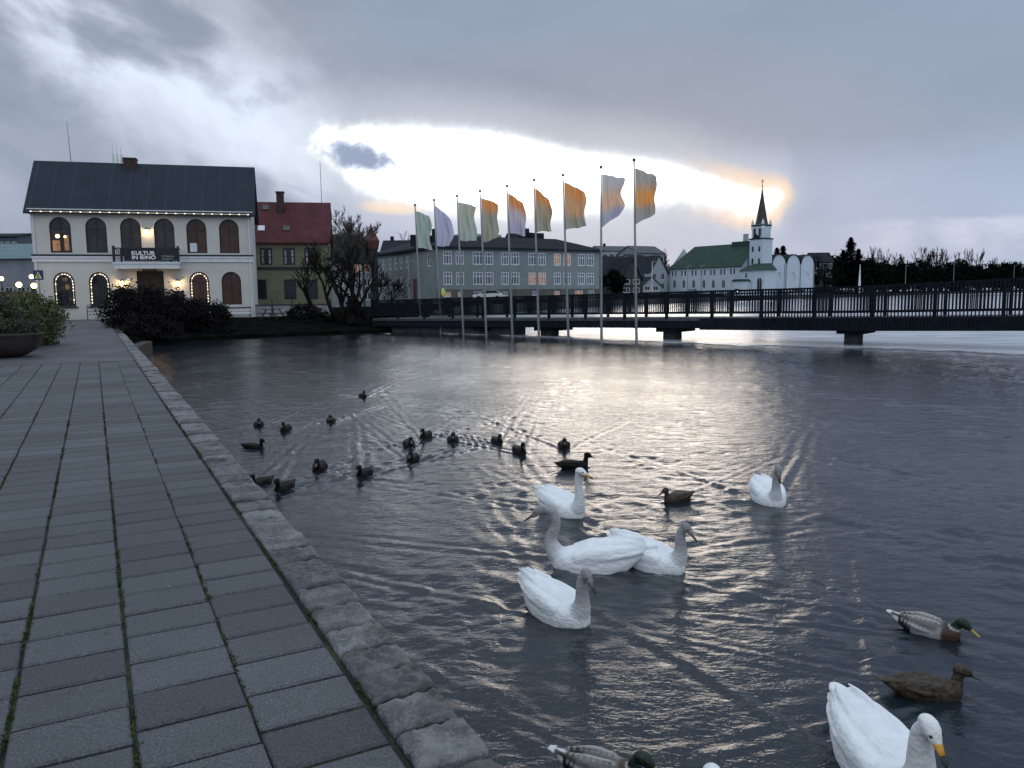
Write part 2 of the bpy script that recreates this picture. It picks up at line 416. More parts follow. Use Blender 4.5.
while t < T_BANK:
    L = random.uniform(.24, .32)
    wout = KW + .007 * max(0, min(t, 20)) * .5 + random.uniform(-.006, .010)
    g = random.uniform(.014, .026); sk = random.uniform(-.010, .010); tone = random.uniform(.62, 1.4); hh = random.uniform(-.012, .02)
    nx, ny = (26, 26) if t < 5 else ((14, 14) if t < 12 else (5, 5))
    top = []
    for i in range(nx):
        for j in range(ny):
            u_, v_ = i / (nx - 1), j / (ny - 1)
            tt = t + g / 2 + (L - g) * u_ + sk * v_; ss_ = -.008 - (wout - .008) * v_
            eu = min(u_, 1 - u_) * (L - g); ev = min(v_, 1 - v_) * wout
            e = min(eu, ev); rnd = -.018 * max(0, 1 - e / .020) ** 2
            p = PT(tt, ss_); nn = (mno.noise(Vector((p.x * 5, p.y * 5, t * 3))) * .009 + abs(mno.noise(Vector((p.x * 13, p.y * 13, t)))) * -.022 + mno.noise(Vector((p.x * 34, p.y * 34, t))) * .007 + .006)
            nn += mno.noise(Vector((p.x * 80, p.y * 80, 3))) * .003
            if i in (0, nx - 1) or j in (0, ny - 1): tt += mno.noise(Vector((p.x * 20, p.y * 20, 9))) * .007; ss_ += mno.noise(Vector((p.x * 20, p.y * 20, 5))) * .007
            top.append(PT(tt, ss_, hh + rnd + nn + .006))
    o = len(mb.v)
    fs = [(i * ny + j, i * ny + j + 1, (i + 1) * ny + j + 1, (i + 1) * ny + j) for i in range(nx - 1) for j in range(ny - 1)]
    ring = [i * ny for i in range(nx)] + [(nx - 1) * ny + j for j in range(1, ny)] + [i * ny + ny - 1 for i in range(nx - 2, -1, -1)] + [j for j in range(ny - 2, 0, -1)]
    bot = [Vector((top[r].x, top[r].y, -.30)) for r in ring]
    nb = len(top); n = len(ring)
    fs += [(ring[i], nb + i, nb + (i + 1) % n, ring[(i + 1) % n]) for i in range(n)]
    mb.add(top + bot, fs); tones += [tone] * (nb + n)
    t += L
kerb = mb.build('kerb', M['granite'], smooth=False)
bm = bmesh.new(); bm.from_mesh(kerb.data); bmesh.ops.recalc_face_normals(bm, faces=bm.faces)
for f in bm.faces: f.smooth = abs(f.normal.z) > .3
bm.to_mesh(kerb.data); bm.free()
a_ = kerb.data.attributes.new('tone', 'FLOAT', 'POINT'); a_.data.foreach_set('value', tones)
tag(kerb, kind='structure')
# quay wall below the kerb
mb = MB()
a, b = PT(-12, -KW - .02), PT(T_BANK, -KW - .16)
n1 = pnor * .5
mb.add([(a.x, a.y, -.28), (b.x, b.y, -.28), (b.x + n1.x, b.y + n1.y, -.28), (a.x + n1.x, a.y + n1.y, -.28),
        (a.x, a.y, -2.2), (b.x, b.y, -2.2), (b.x + n1.x, b.y + n1.y, -2.2), (a.x + n1.x, a.y + n1.y, -2.2)],
       [(0, 1, 2, 3), (0, 4, 5, 1), (1, 5, 6, 2), (2, 6, 7, 3), (3, 7, 4, 0)])
tag(mb.build('quay_wall', M['quaystone']), 'long dark stone quay wall under the granite kerb', 'wall')

# banks and the land beyond the lake --------------------------------------
shore_px = [(122, 351), (150, 346), (180, 342), (230, 339), (300, 336), (372, 333.2), (408, 331), (430, 328), (460, 318.5), (510, 313), (560, 309.5), (600, 307), (650, 304.5), (700, 302.5), (750, 300.6), (800, 299), (850, 297.2), (900, 295.7), (960, 294), (1024, 292.6), (1150, 291), (1400, 287.5)]
shore = [G(x, y, WZ) for x, y in shore_px]
mb = MB()
rows = []
for i, p in enumerate(shore):
    r = math.hypot(p.x, p.y); u = Vector((p.x / r, p.y / r, 0))
    f = min(1, max(0, (i - 6) / 4))               # 0 = near bank, 1 = far shore
    prof = [(0, -1.4), (.02, -.62 + .5 * f), (2.5, -.40 + .85 * f), (7, -.12 + .9 * f), (14, -.04 + 1.0 * f), (40, -.04 + 1.5 * f), (120, 0 + 1.6 * f), (4000, 1.2 * f - .04)]
    rows.append([u * (r + dr) + Vector((0, 0, z + (0 if k in (0, 7) else .05 * mno.noise(p * .3 + Vector((k, 0, 0)))))) for k, (dr, z) in enumerate(prof)])
k = len(rows[0])
vs = [v for r in rows for v in r]
mb.add(vs, [(i * k + j, (i + 1) * k + j, (i + 1) * k + j + 1, i * k + j + 1) for i in range(len(rows) - 1) for j in range(k - 1)])
land = mb.build('terrain', M['bank'], smooth=False)
tag(land, kind='structure')
# stone step at the corner of the quay
mb = MB()
a, b = G(128, 351, -.3), G(152, 341, -.3)
d = (b - a).normalized(); nn = Vector((-d.y, d.x, 0)) * .45
mb.add([a, b, b + nn, a + nn, a - Vector((0, 0, 1)), b - Vector((0, 0, 1)), b + nn - Vector((0, 0, 1)), a + nn - Vector((0, 0, 1))], [(0, 1, 2, 3), (0, 4, 5, 1), (1, 5, 6, 2), (2, 6, 7, 3), (3, 7, 4, 0)])
tag(mb.build('stone_ledge', M['granite']), 'low granite ledge leaving the kerb at the corner of the quay', 'ledge')
#@@PART2

# ------------------------------------------------------------------ where the birds swim (pixel foot point, heading in degrees, 0 = +X, 90 = away)
SWANS = [  # px, py, heading, kind
    dict(p=(561, 511), h=-58, sc=.90, kind='adult', pose='up', look=30, lab='white adult whooper swan with yellow bill swimming behind the other swans'),
    dict(p=(596, 566), h=176, sc=.98, kind='young', pose='bow', look=0, lab='grey-necked swan turned to the left with its long neck arched over'),
    dict(p=(650, 564), h=-42, sc=.85, kind='young', pose='short', look=0, lab='ruffled white swan with speckled grey neck just behind the arched swan'),
    dict(p=(556, 613), h=-54, sc=.84, kind='young', pose='short', look=-5, lab='grey-headed young swan nearest the quay with its dark bill lowered'),
    dict(p=(767, 499), h=-91, sc=.90, kind='young', pose='front', look=0, lab='lone swan swimming straight towards the quay away from the others'),
    dict(p=(931, 726), h=-86, sc=.92, kind='adult', pose='near', look=14, hd=(.455, .525), lab='large white swan in the near corner with black tipped yellow bill'),
    dict(p=(712, 771), h=80, sc=.9, kind='adult', pose='up', look=0, hd=(.43, .612), lab='swan with only the top of its white head in the picture'),
]
DUCKS = [
    dict(p=(927, 632), h=-40, kind='drake', sc=1.0, lab='green-headed drake with white tail above the brown duck'),
    dict(p=(925, 694), h=-5, kind='hen', sc=1.02, lab='mottled brown duck swimming beside the large near swan'),
    dict(p=(600, 775), h=-22, kind='drake', sc=1.0, lab='green-headed drake with pale grey wings at the bottom edge near the kerb'),
    dict(p=(573, 468), h=12, kind='drake', sc=1.05, lab='dark drake passing right behind the adult swan with yellow bill'),
    dict(p=(678, 500), h=205, kind='hen', sc=.9, lab='dark brown duck with lowered head alone between the swans'),
]
FAR = [(363, 397), (331, 422), (259, 426), (286, 430), (253, 448), (320, 469), (262, 484), (285, 489), (365, 475), (409, 446), (413, 460), (426, 437), (453, 441), (497, 442), (519, 452), (564, 447)]
FARLAB = ['farthest dark duck swimming alone on open water', 'dark duck on its own behind the loose group by the quay', 'dark duck near the kerb, upper left of the group of six', 'dark duck just right of the upper left one near the kerb',
          'small dark duck turned sideways close to the kerb', 'dark duck with wide wake halfway along the lower row', 'dark duck touching the kerb edge in the lower row', 'dark duck beside the one at the kerb edge, lower row',
          'dark duck with spread V wake, right end of the lower row', 'dark duck right behind another in the middle cluster', 'front dark duck of the middle cluster of four', 'hindmost dark duck of the middle cluster',
          'dark duck on the right side of the middle cluster', 'dark upright duck, left one of the three in the warm reflection', 'dark duck in the middle of the three in the warm reflection', 'dark duck, right one of the three, behind the passing drake']
wk = []
for s_ in SWANS:
    s_['loc'] = G(*s_['p'], WZ)
    if s_.get('hd'):
        hx_, hz0_ = s_['hd'][0] * s_['sc'], s_['hd'][1] * s_['sc']
        hp_ = G(*s_['p'], WZ + hz0_); s_['loc'] = Vector((hp_.x - hx_ * math.cos(R(s_['h'])), hp_.y - hx_ * math.sin(R(s_['h'])), WZ))
    wk.append((s_['loc'], s_['h'], 1.0))
for s_ in DUCKS: s_['loc'] = G(*s_['p'], WZ); wk.append((s_['loc'], s_['h'], .55))
far_h = []
for i, (x, y) in enumerate(FAR):
    h = -90 + random.uniform(-22, 22) if i not in (4,) else -20
    far_h.append(h); wk.append((G(x, y, WZ), h, .8))

# ------------------------------------------------------------------ the lake
ys = [1.6]
while ys[-1] < 75: ys.append(ys[-1] + max(.012, min(.30, .0042 * ys[-1])))
ys = np.array(ys)
xs = [0.0]
while xs[-1] < 60: xs.append(xs[-1] + (.022 if xs[-1] < 5 else min(.4, .022 + (xs[-1] - 5) * .010)))
xs = np.array(xs); xl = -xs[(xs > 0) & (xs < 48)][::-1]
xs = np.concatenate([xl, xs])
keep = xs[(xs > -4.5)]
X, Y = np.meshgrid(xs, ys)
H = np.zeros_like(X)
rr = np.random.default_rng(3)
amp_mod = np.zeros_like(X)
for k_ in range(7):                                   # patches of livelier and calmer water
    a = rr.uniform(0, 2 * np.pi); L = rr.uniform(1.8, 7)
    amp_mod += np.sin((X * np.cos(a) + Y * np.sin(a)) * 2 * np.pi / L + rr.uniform(0, 6.3))
amp_mod = 1 + .30 * amp_mod
step = np.gradient(ys)[:, None] * np.ones_like(X)
for k_ in range(110):
    L = float(np.exp(rr.uniform(np.log(.06), np.log(1.0))))
    a = R(rr.normal(80, 50)); kx, ky = np.cos(a) * 2 * np.pi / L, np.sin(a) * 2 * np.pi / L
    sl = .0118 * (1.05 if L < .18 else (1.1 if L < .45 else .75))
    fade = np.clip((L - 2.2 * step) / (1.5 * step), 0, 1)
    ph = rr.uniform(0, 6.3) + .8 * np.sin(X * rr.uniform(.3, .9) + Y * rr.uniform(.3, .9) + rr.uniform(0, 6))
    if .16 < L: sl = sl * (1 - .45 * np.clip((Y - 8) / 5, 0, 1))
    H += sl * L / (2 * np.pi) * np.sin(kx * X + ky * Y + ph) * fade
amp_mod = np.clip(amp_mod, .35, 1.9)
near = np.clip((Y - 3.0) / 6.0, 0, 1); near = near * near * (3 - 2 * near)
H *= amp_mod * (.70 + .42 * near)
warp = .25 * np.sin(1.7 * X + .9 * Y) + .2 * np.sin(2.9 * Y - 1.3 * X + 1)
for loc, h, st in wk:
    dx = X - loc.x; dy_ = Y - loc.y; c, s = math.cos(R(h)), math.sin(R(h))
    al = -(dx * c + dy_ * s); la = -dx * s + dy_ * c          # distance behind, lateral
    r2 = np.sqrt(dx * dx + dy_ * dy_)
    for sg in (-1, 1):
        off = sg * la - (al + .2) * math.tan(R(24))             # distance from the wake arm
        env = np.exp(-(off / (.09 + .07 * np.maximum(al, 0))) ** 2) * (al > -.25) * np.exp(-np.maximum(al, 0) / (2.2 * st + .3))
        lam = .15 if st < .7 else .24
        if st == .8: lam = .21; env = env * 1.5
        H += st * .0135 * env * np.sin(2 * np.pi * (off + .25 * warp * .3) / lam + 1.2)
    lam = .20
    if st >= .9:
        ang_ = np.arctan2(dy_, dx); md = .5 + .5 * np.sin(2.3 * ang_ + h) * np.sin(3.1 * ang_ + 2 * h)
        H += .0060 * md * np.exp(-((r2 - .75) / .75) ** 2) * np.sin(2 * np.pi * (r2 + .22 * warp) / (.17 + .06 * r2))
    H -= st * .006 * np.exp(-(r2 / .3) ** 2)
ny, nx = X.shape
co = np.stack([X, Y, H], -1).reshape(-1, 3).astype(np.float32)
idx = np.arange(ny * nx).reshape(ny, nx)
q_ = np.stack([idx[:-1, :-1], idx[:-1, 1:], idx[1:, 1:], idx[1:, :-1]], -1).reshape(-1, 4)
# leave out what lies inside the quay
cc = (co[q_[:, 0]][:, :2])
rel = cc - np.array([O.x, O.y]); sl_ = rel @ np.array([pnor.x, pnor.y]); tl_ = rel @ np.array([pdir.x, pdir.y])
q_ = q_[(sl_ < .35) | (tl_ > T_BANK - .2)]
me = bpy.data.meshes.new('water'); me.vertices.add(len(co)); me.vertices.foreach_set('co', co.ravel())
me.loops.add(q_.size); me.loops.foreach_set('vertex_index', q_.ravel().astype(np.int32))
me.polygons.add(len(q_)); me.polygons.foreach_set('loop_start', np.arange(0, q_.size, 4, dtype=np.int32)); me.polygons.foreach_set('loop_total', np.full(len(q_), 4, np.int32))
me.update(); me.polygons.foreach_set('use_smooth', np.ones(len(q_), bool)); me.validate()
def water_fn(q, tcn, c):
    mp = q.n('ShaderNodeMapping', {'Vector': tcn, 'Scale': (1, 1.7, 1)}).outputs[0]
    n1 = q.noise(mp, 3.2, 4, .55, .3); n2 = q.noise(mp, 11, 4, .6, .4); n3 = q.noise(tcn, .35, 3, .5)
    n4 = q.noise(mp, 34, 3, .6)
    calm = q.m('ADD', .45, q.m('MULTIPLY', n3, 1.0))
    h = q.m('ADD', q.m('MULTIPLY', n1, 1.6), q.m('ADD', q.m('MULTIPLY', n2, .50), q.m('MULTIPLY', n4, .16)))
    bn = q.n('ShaderNodeBump', {'Height': q.m('MULTIPLY', h, calm), 'Strength': 1.0, 'Distance': .0135})
    return {'Normal': bn.outputs[0], 'Base Color': (.010, .016, .022, 1), 'Roughness': .07}
M['water'] = mat('lake_water', (.01, .015, .02), .07, spec=.5, fn=water_fn)
for nd in M['water'].node_tree.nodes:
    if nd.type == 'BSDF_PRINCIPLED': nd.inputs['IOR'].default_value = 1.46
me.materials.append(M['water'])
wo_ = bpy.data.objects.new('water', me); COL.objects.link(wo_); wo_.location = (0, 0, WZ)
tag(wo_, kind='structure')

# thin ice that begins under the bridge and covers the far lake
ice_px = [(432, 333.0), (455, 333.7), (500, 335), (560, 338), (640, 342.2), (740, 345.6), (849, 348.6), (940, 351), (1024, 355), (1200, 362)]
pts = [G(x, y, WZ) for x, y in ice_px]
edge = []
for a, b in zip(pts, pts[1:]):
    n = max(2, int((b - a).length / .25))
    for i in range(n):
        p = a.lerp(b, i / n); u = Vector((p.x, p.y, 0)).normalized()
        edge.append(p + u * (1.1 * mno.fractal(p * .55, 1, 2, 4)))
edge.append(pts[-1])
vs = []
for p in edge:
    u = Vector((p.x, p.y, 0)).normalized()
    p0 = Vector((p.x, p.y, WZ + .035)); vs += [p0 - Vector((0, 0, .08)), p0, p0 + u * 12, p0 + u * 60, p0 + u * 2500]
mb = MB(); n = len(edge)
mb.add(vs, [(i * 5 + j, (i + 1) * 5 + j, (i + 1) * 5 + j + 1, i * 5 + j + 1) for i in range(n - 1) for j in range(4)])
def ice_fn(q, tcn, c):
    n1 = q.noise(tcn, .12, 5, .6); n2 = q.noise(q.n('ShaderNodeMapping', {'Vector': tcn, 'Scale': (.35, 1, 1)}).outputs[0], .9, 6, .65)
    cc = q.ramp(n2, [(.3, (.16, .18, .21)), (.52, (.36, .38, .42)), (.72, (.62, .64, .68))])
    bn = q.n('ShaderNodeBump', {'Height': q.m('ADD', n2, q.m('MULTIPLY', q.noise(tcn, 4, 4, .6), .3)), 'Strength': .25, 'Distance': .05})
    return {'Base Color': cc, 'Roughness': q.m('ADD', .12, q.m('MULTIPLY', n1, .3)), 'Normal': bn.outputs[0]}
M['ice'] = mat('lake_ice', (.4, .4, .45), .2, spec=.5, fn=ice_fn)
tag(mb.build('lake_ice', M['ice']), kind='structure')
#@@PART3

# ================================================================== BUILDINGS
def frame_of(A, B):
    """house frame: origin at A (ground, left corner seen), local x to B, local y away from the viewer"""
    d = (B - A); L = math.hypot(d.x, d.y); rz = math.atan2(d.y, d.x)
    return L, rz
def sz(px, py, A, rz):
    """where the line of sight meets the facade plane, as (s, z) of the facade"""
    d = ray(px, py); n = Vector((-math.sin(rz), math.cos(rz), 0)); t = (A - C0).dot(n) / d.dot(n)
    p = C0 + d * t; r = p - A
    return r.x * math.cos(rz) + r.y * math.sin(rz), p.z
def rect(x0, x1, z0, z1): return [(x0, z0), (x1, z0), (x1, z1), (x0, z1)]
def arch(x0, x1, z0, z1, n=10):
    r = (x1 - x0) / 2; cx = (x0 + x1) / 2; zc = z1 - r
    return [(x0, z0), (x1, z0)] + [(cx + r * math.cos(math.pi * i / n), zc + r * math.sin(math.pi * i / n)) for i in range(0, n + 1)]
def facade(mb, outer, holes, mi=0, y=0.0, depth=.22, mi2=None):
    polys = [[Vector((p[0], p[1], 0)) for p in outer]] + [[Vector((p[0], p[1], 0)) for p in h] for h in holes]
    tri = tessellate_polygon(polys)
    flat = [p for pl in polys for p in pl]
    mb.add([(p.x, y, p.y) for p in flat], [tuple(t) for t in tri], mi)
    for h in holes:
        n = len(h)
        mb.add([(p[0], y, p[1]) for p in h] + [(p[0], y + depth, p[1]) for p in h], [(i, (i + 1) % n, (i + 1) % n + n, i + n) for i in range(n)], mi if mi2 is None else mi2)
def shrink(poly, d):
    cx = (min(p[0] for p in poly) + max(p[0] for p in poly)) / 2; cz = (min(p[1] for p in poly) + max(p[1] for p in poly)) / 2
    w_ = max(p[0] for p in poly) - min(p[0] for p in poly); h_ = max(p[1] for p in poly) - min(p[1] for p in poly)
    return [(cx + (p[0] - cx) * (1 - 2 * d / w_), cz + (p[1] - cz) * (1 - 2 * d / h_)) for p in poly]
def window(parent, poly, fm, gm, nx=2, nz=2, y=.12, fw=.08, bar=.05, name='window', transom=None):
    x0, x1 = min(p[0] for p in poly), max(p[0] for p in poly); z0, z1 = min(p[1] for p in poly), max(p[1] for p in poly)
    inner = shrink(poly, fw); n = len(poly)
    mb = MB()
    vs = [(p[0], y, p[1]) for p in poly] + [(p[0], y, p[1]) for p in inner] + [(p[0], y + .07, p[1]) for p in inner]
    mb.add(vs, [(i, (i + 1) % n, (i + 1) % n + n, i + n) for i in range(n)] + [(i + n, (i + 1) % n + n, (i + 1) % n + 2 * n, i + 2 * n) for i in range(n)])
    for k in range(1, nx):
        x = x0 + (x1 - x0) * k / nx; mb.box(x - bar / 2, x + bar / 2, y + .003, y + .05, z0 + fw, z1 - fw * 1.02)
    zs = [z0 + (z1 - z0) * k / nz for k in range(1, nz)] if transom is None else transom
    for z in zs: mb.box(x0 + fw, x1 - fw, y + .006, y + .048, z - bar / 2, z + bar / 2)
    w_ = mb.build(name, fm, parent)
    MB().add([(p[0], y + .06, p[1]) for p in inner], [tuple(range(n))]).build('pane', gm, w_)
    return w_

# ------------------------------------------------------------------ white assembly hall
A = at(38, 318, 65.0); A.z = 0; B = at(255.5, 318, 69.5); B.z = 0
L, rz = frame_of(A, B)
H1 = tag(empty('assembly_hall', A, rz), 'large white two storey hall with dark blue roof, arched windows and a black balcony', 'building')
def q1(px, py): return sz(px, py, A, rz)
M['plaster'] = mat('white_plaster', (.53, .53, .51), .85, .06, .6, .15, 30)
def cor_fn(q, tcn, c):
    sx = q.n('ShaderNodeSeparateXYZ', {0: tcn}).outputs[0]
    wv = q.m('SINE', q.m('MULTIPLY', sx, 2 * math.pi / .30))
    seam = q.ss(q.m('ABSOLUTE', q.m('SUBTRACT', q.m('FRACT', q.m('DIVIDE', sx, 1.45)), .5)), .47, .495)
    cc = q.mix(q.m('MULTIPLY', seam, .18), c, tuple(min(1, x * 2.2) for x in (.05, .07, .10)))
    bn = q.n('ShaderNodeBump', {'Height': wv, 'Strength': .5, 'Distance': .03})
    return {'Base Color': cc, 'Normal': bn.outputs[0]}
M['blueroof'] = mat('blue_sheet_roof', (.023, .032, .045), .75, .12, .8, spec=.15, fn=cor_fn)
M['darkframe'] = mat('dark_window_frame', (.02, .018, .02), .5)
M['brownpane'] = mat('brown_shutter', (.058, .026, .021), .4, .3, 1.4)
M['greypane'] = mat('grey_blind_pane', (.022, .023, .028), .2, .5, .9)
ze = q1(140, 209)[1]
uc = [60.7, 96.6, 131, 164.6, 196.8, 229.3]; lc = [64.4, 99.7, 199.7, 231.7]
zt, zb = q1(140, 218)[1], q1(140, 253)[1]
zt2, zb2 = q1(80, 272)[1], q1(80, 306.5)[1]
holes = []; ups = []; los = []
for i, x in enumerate(uc):
    s0 = q1(x, 240)[0]; ww = .80
    ups.append(arch(s0 - ww, s0 + ww, zb if i not in (2, 3) else zb - .35, zt))
for i, x in enumerate(lc):
    s0 = q1(x, 290)[0]; los.append(arch(s0 - .80, s0 + .80, zb2, zt2))
ds = q1(151, 290)[0]; zdoor = q1(151, 271)[1]
door = rect(ds - 1.05, ds + 1.05, .02, zdoor)
mb = MB()
facade(mb, rect(0, L, -.3, ze), ups + los + [door], depth=.25)
D1 = 7.0
mb.quad((0, D1, -.3), (0, 0, -.3), (0, 0, ze), (0, D1, ze)); mb.quad((L, 0, -.3), (L, D1, -.3), (L, D1, ze), (L, 0, ze)); mb.quad((L, D1, -.3), (0, D1, -.3), (0, D1, ze), (L, D1, ze))
zr = at(140, 163.5, 69.7).z + .1
# gables
mb.add([(0, 0, ze), (0, D1, ze), (0, D1 / 2, zr - .1)], [(0, 2, 1)]); mb.add([(L, 0, ze), (L, D1, ze), (L, D1 / 2, zr - .1)], [(0, 1, 2)])
mb.quad((0, .6, -.2), (L, .6, -.2), (L, .6, ze), (0, .6, ze), 1)
mb.build('wall', [M['plaster'], M['darkframe']], H1)
ov = .38
mb = MB()
for (ya, yb) in ((-.45, D1 / 2), (D1 + .45, D1 / 2)):
    dz = (zr - ze) / (D1 / 2) * .45
    v = [(-ov, ya, ze - dz + .15), (L + ov, ya, ze - dz + .15), (L + ov, yb, zr), (-ov, yb, zr)]
    v2 = [(a, b, c - .16) for a, b, c in v]
    mb.add(v + v2, [(0, 1, 2, 3), (7, 6, 5, 4), (0, 4, 5, 1), (1, 5, 6, 2), (2, 6, 7, 3), (3, 7, 4, 0)])
roof = mb.build('roof', M['blueroof'], H1)
s0 = q1(117, 160)[0]
c = MB(); c.box(s0 - .1, s0 + .9, D1 / 2 - .5, D1 / 2 + .5, zr - .6, zr + .32); c.box(s0 - .15, s0 + .95, D1 / 2 - .55, D1 / 2 + .55, zr + .32, zr + .42); c.build('chimney', mat('dark_brick', (.05, .03, .027), .9, .3, 5), roof)
c = MB()
for k in range(3):
    c.tube([(s0 - .95 + .32 * k, D1 / 2, zr - .3), (s0 - .95 + .32 * k, D1 / 2, zr + 1.5 - .1 * k)], .022); c.box(s0 - 1.0 + .32 * k, s0 - .84 + .32 * k, D1 / 2 - .06, D1 / 2 + .06, zr + .1, zr + .75)
c.build('antenna', M['white_trim'], roof)
sx_ = q1(60, 160)[0]
MB().tube([(sx_, D1 / 2, zr - .3), (sx_ - .12, D1 / 2, zr + 3.3)], [.05, .02]).build('antenna', M['pole'], roof)
mb = MB(); pts_, rd_ = [], []
for k in range(24):
    x = .2 + (L - .4) * k / 23
    for dx, r_ in ((-.09, .006), (-.045, .030), (0, .042), (.045, .030), (.09, .006)): pts_.append((x + dx, -.5, ze - .37)); rd_.append(r_)
mb.tube(pts_, rd_, 6)
mb.build('eaves_light', M['bulb'], roof)
mb = MB(); mb.box(-.12, L + .12, -.14, -.003, ze - .55, ze - .28); mb.box(-.18, L + .18, -.26, -.0035, ze - .28, ze - .1); mb.build('cornice', M['white_trim'], H1)
zc0 = q1(100, 262)[1]; zc1 = q1(100, 256.5)[1]
mb = MB(); mb.box(-.08, L + .08, -.10, -.003, zc0, zc1); mb.box(-.10, L + .10, -.16, -.004, zc1 - .12, zc1 + .02); mb.build('string_course', M['white_trim'], H1)
mb = MB(); mb.box(-.10, L + .10, -.17, -.005, zc1 + .02, zc1 + .16); mb.build('ledge', M['blueroof'], H1)
for x in (.18, L - .22): MB().tube([(x, -.09, -.1), (x, -.09, ze - .4)], .06).build('drainpipe', M['white_trim'], H1)
gm = [None] * 6
for i, p in enumerate(ups):
    pane = [M['warmpane'] if i == 0 else M['greypane'], M['greypane'], M['greypane'], M['greypane'], M['brownpane'], M['brownpane']][i]
    z0 = min(q[1] for q in p); z1 = max(q[1] for q in p)
    if i == 0: pane = M['greypane']
    w_ = window(H1, p, M['darkframe'], pane, 2, 2, transom=[z1 - .95] if i < 5 else [])
    x0 = min(q[0] for q in p)
    if i == 0:
        MB().ball((x0 + .55, .145, z0 + 1.35), .15, 8).build('lamp', M['lamp'], w_); MB().ball((x0 + 1.1, .145, z0 + 1.3), .09, 8).build('lamp', M['lamp'], w_)
        MB().box(x0 + .15, x0 + .7, .14, .165, z0 + .15, z0 + 1.0).box(x0 + 1.02, x0 + 1.35, .14, .165, z0 + .2, z0 + 1.45).build('curtain', M['warmpane'], w_)
    if i == 4: MB().box(x0 + .22, x0 + .80, .14, .165, z0 + .12, z0 + .85).build('poster', M['white_trim'], w_)
for i, p in enumerate(los):
    pane = [M['glass'], M['glass'], M['brownpane'], M['brownpane']][i]
    z0 = min(q[1] for q in p); z1 = max(q[1] for q in p)
    w_ = window(H1, p, M['darkframe'], pane, 2, 1, transom=[] if i < 2 else [z1 - .9] if i == 2 else [])
    if i < 3:
        mb = MB(); q_s = shrink(p, .16); tot = len(q_s)
        loop = q_s + [q_s[0]]
        pts_, rd_ = [], []
        for a, b in zip(loop[1:], loop[2:]):
            n = max(1, int(math.dist(a, b) / .25)); L_ = math.dist(a, b)
            for k in range(n):
                on = random.random() < .72
                for dd_, r_ in ((-.07, .006), (-.035, .036), (.0, .046), (.035, .036), (.07, .006)):
                    f = (k + .5) / n + dd_ / L_
                    pts_.append((a[0] + (b[0] - a[0]) * f, .10, a[1] + (b[1] - a[1]) * f)); rd_.append(r_ if on else .006)
        mb.tube(pts_, rd_, 6)
        mb.build('fairy_lights', M['bulb'], w_)
        MB().box(p[0][0] - .15, p[1][0] + .15, -.12, .12, z0 - .1, z0 - .003).build('sill', M['blueroof'], w_)
dr = MB(); dr.box(ds - 1.05, ds + 1.05, .15, .2, .02, zdoor - .02); dr.box(ds - .03, ds + .03, .12, .16, .02, zdoor - .7); dr.box(ds - 1.05, ds + 1.05, .11, .17, zdoor - .75, zdoor - .65)
do_ = dr.build('door', mat('dark_door', (.022, .014, .012), .6), H1)
MB().box(ds - .55, ds + .55, -.06, -.01, zdoor - .02 + .03, zdoor + .27).build('door_sign', mat('sign_board', (.06, .05, .045), .6), H1)
# balcony
b0, b1 = q1(116.8, 266)[0], q1(181.3, 266)[0]; bz0, bz1 = q1(150, 269)[1], q1(150, 263)[1]; brt = q1(150, 248.5)[1]
BY = -1.25
bal = MB().box(b0, b1, BY, -.003, bz0, bz1).box(b0 - .06, b1 + .06, BY - .06, -.18, bz1 - .12, bz1 + .03).build('balcony', M['white_trim'], H1)
mb = MB()
for x in (b0 + .05, b1 - .05, b0 + .62, b1 - .62): mb.box(x - .09, x + .09, BY + .01, BY + .19, bz1 + .03, brt + (.15 if x in (b0 + .05, b1 - .05) else 0))
mb.box(b0, b1, BY + .04, BY + .12, brt - .08, brt)
for x in (b0 + .05, b1 - .05): mb.box(x - .03, x + .03, BY + .19, -.02, brt - .08, brt)
n = int((b1 - b0) / .14)
for k in range(n):
    x = b0 + (b1 - b0) * k / n; mb.box(x - .02, x + .02, BY + .06, BY + .10, bz1 + .03, brt - .08)
mb.build('railing', M['darkmetal'], bal)
bx0, bx1 = q1(127, 256)[0], q1(179, 256)[0]
bnr = MB().box(bx0, bx1, BY - .03, BY + .0, bz1 + .12, brt - .06).build('banner', mat('black_banner', (.012, .013, .02), .6), bal)
def text(body, x, z, size, parent, m_, y, name='lettering', sx=1.0, rot=(R(90), 0, 0), bold=.0, align='LEFT'):
    cu_ = bpy.data.curves.new(name, 'FONT'); cu_.body = body; cu_.size = size; cu_.extrude = .006; cu_.offset = bold; cu_.align_x = align
    o = bpy.data.objects.new(name, cu_); COL.objects.link(o)
    dg = bpy.context.evaluated_depsgraph_get(); me = bpy.data.meshes.new_from_object(o.evaluated_get(dg)); bpy.data.objects.remove(o)
    me.materials.append(m_); t_ = bpy.data.objects.new(name, me); COL.objects.link(t_); t_.location = (x, y, z); t_.rotation_euler = rot; t_.scale = (sx, 1, 1); t_.parent = parent
    return t_
M['lettering'] = mat('white_lettering', (.8, .82, .86), .6, .03)
tx = q1(134.5, 256)[0]
text('KULTUR', tx, bz1 + .62, .42, bnr, M['lettering'], BY - .05, sx=1.12, bold=.012)
text('IN IÐNÓ', tx, bz1 + .26, .42, bnr, M['lettering'], BY - .05, sx=1.12, bold=.012)
text('BORÐAÐU', q1(164.3, 259)[0], bz1 + .42, .22, bnr, mat('grey_lettering', (.35, .36, .4), .6), BY - .05, sx=.9)
text('DREKKTU', q1(164.3, 259)[0], bz1 + .2, .22, bnr, bpy.data.materials['grey_lettering'], BY - .05, sx=.9)
text('IÐNÓ', ds - .42, zdoor + .06, .24, H1, bpy.data.materials['grey_lettering'], -.075, sx=1.3)
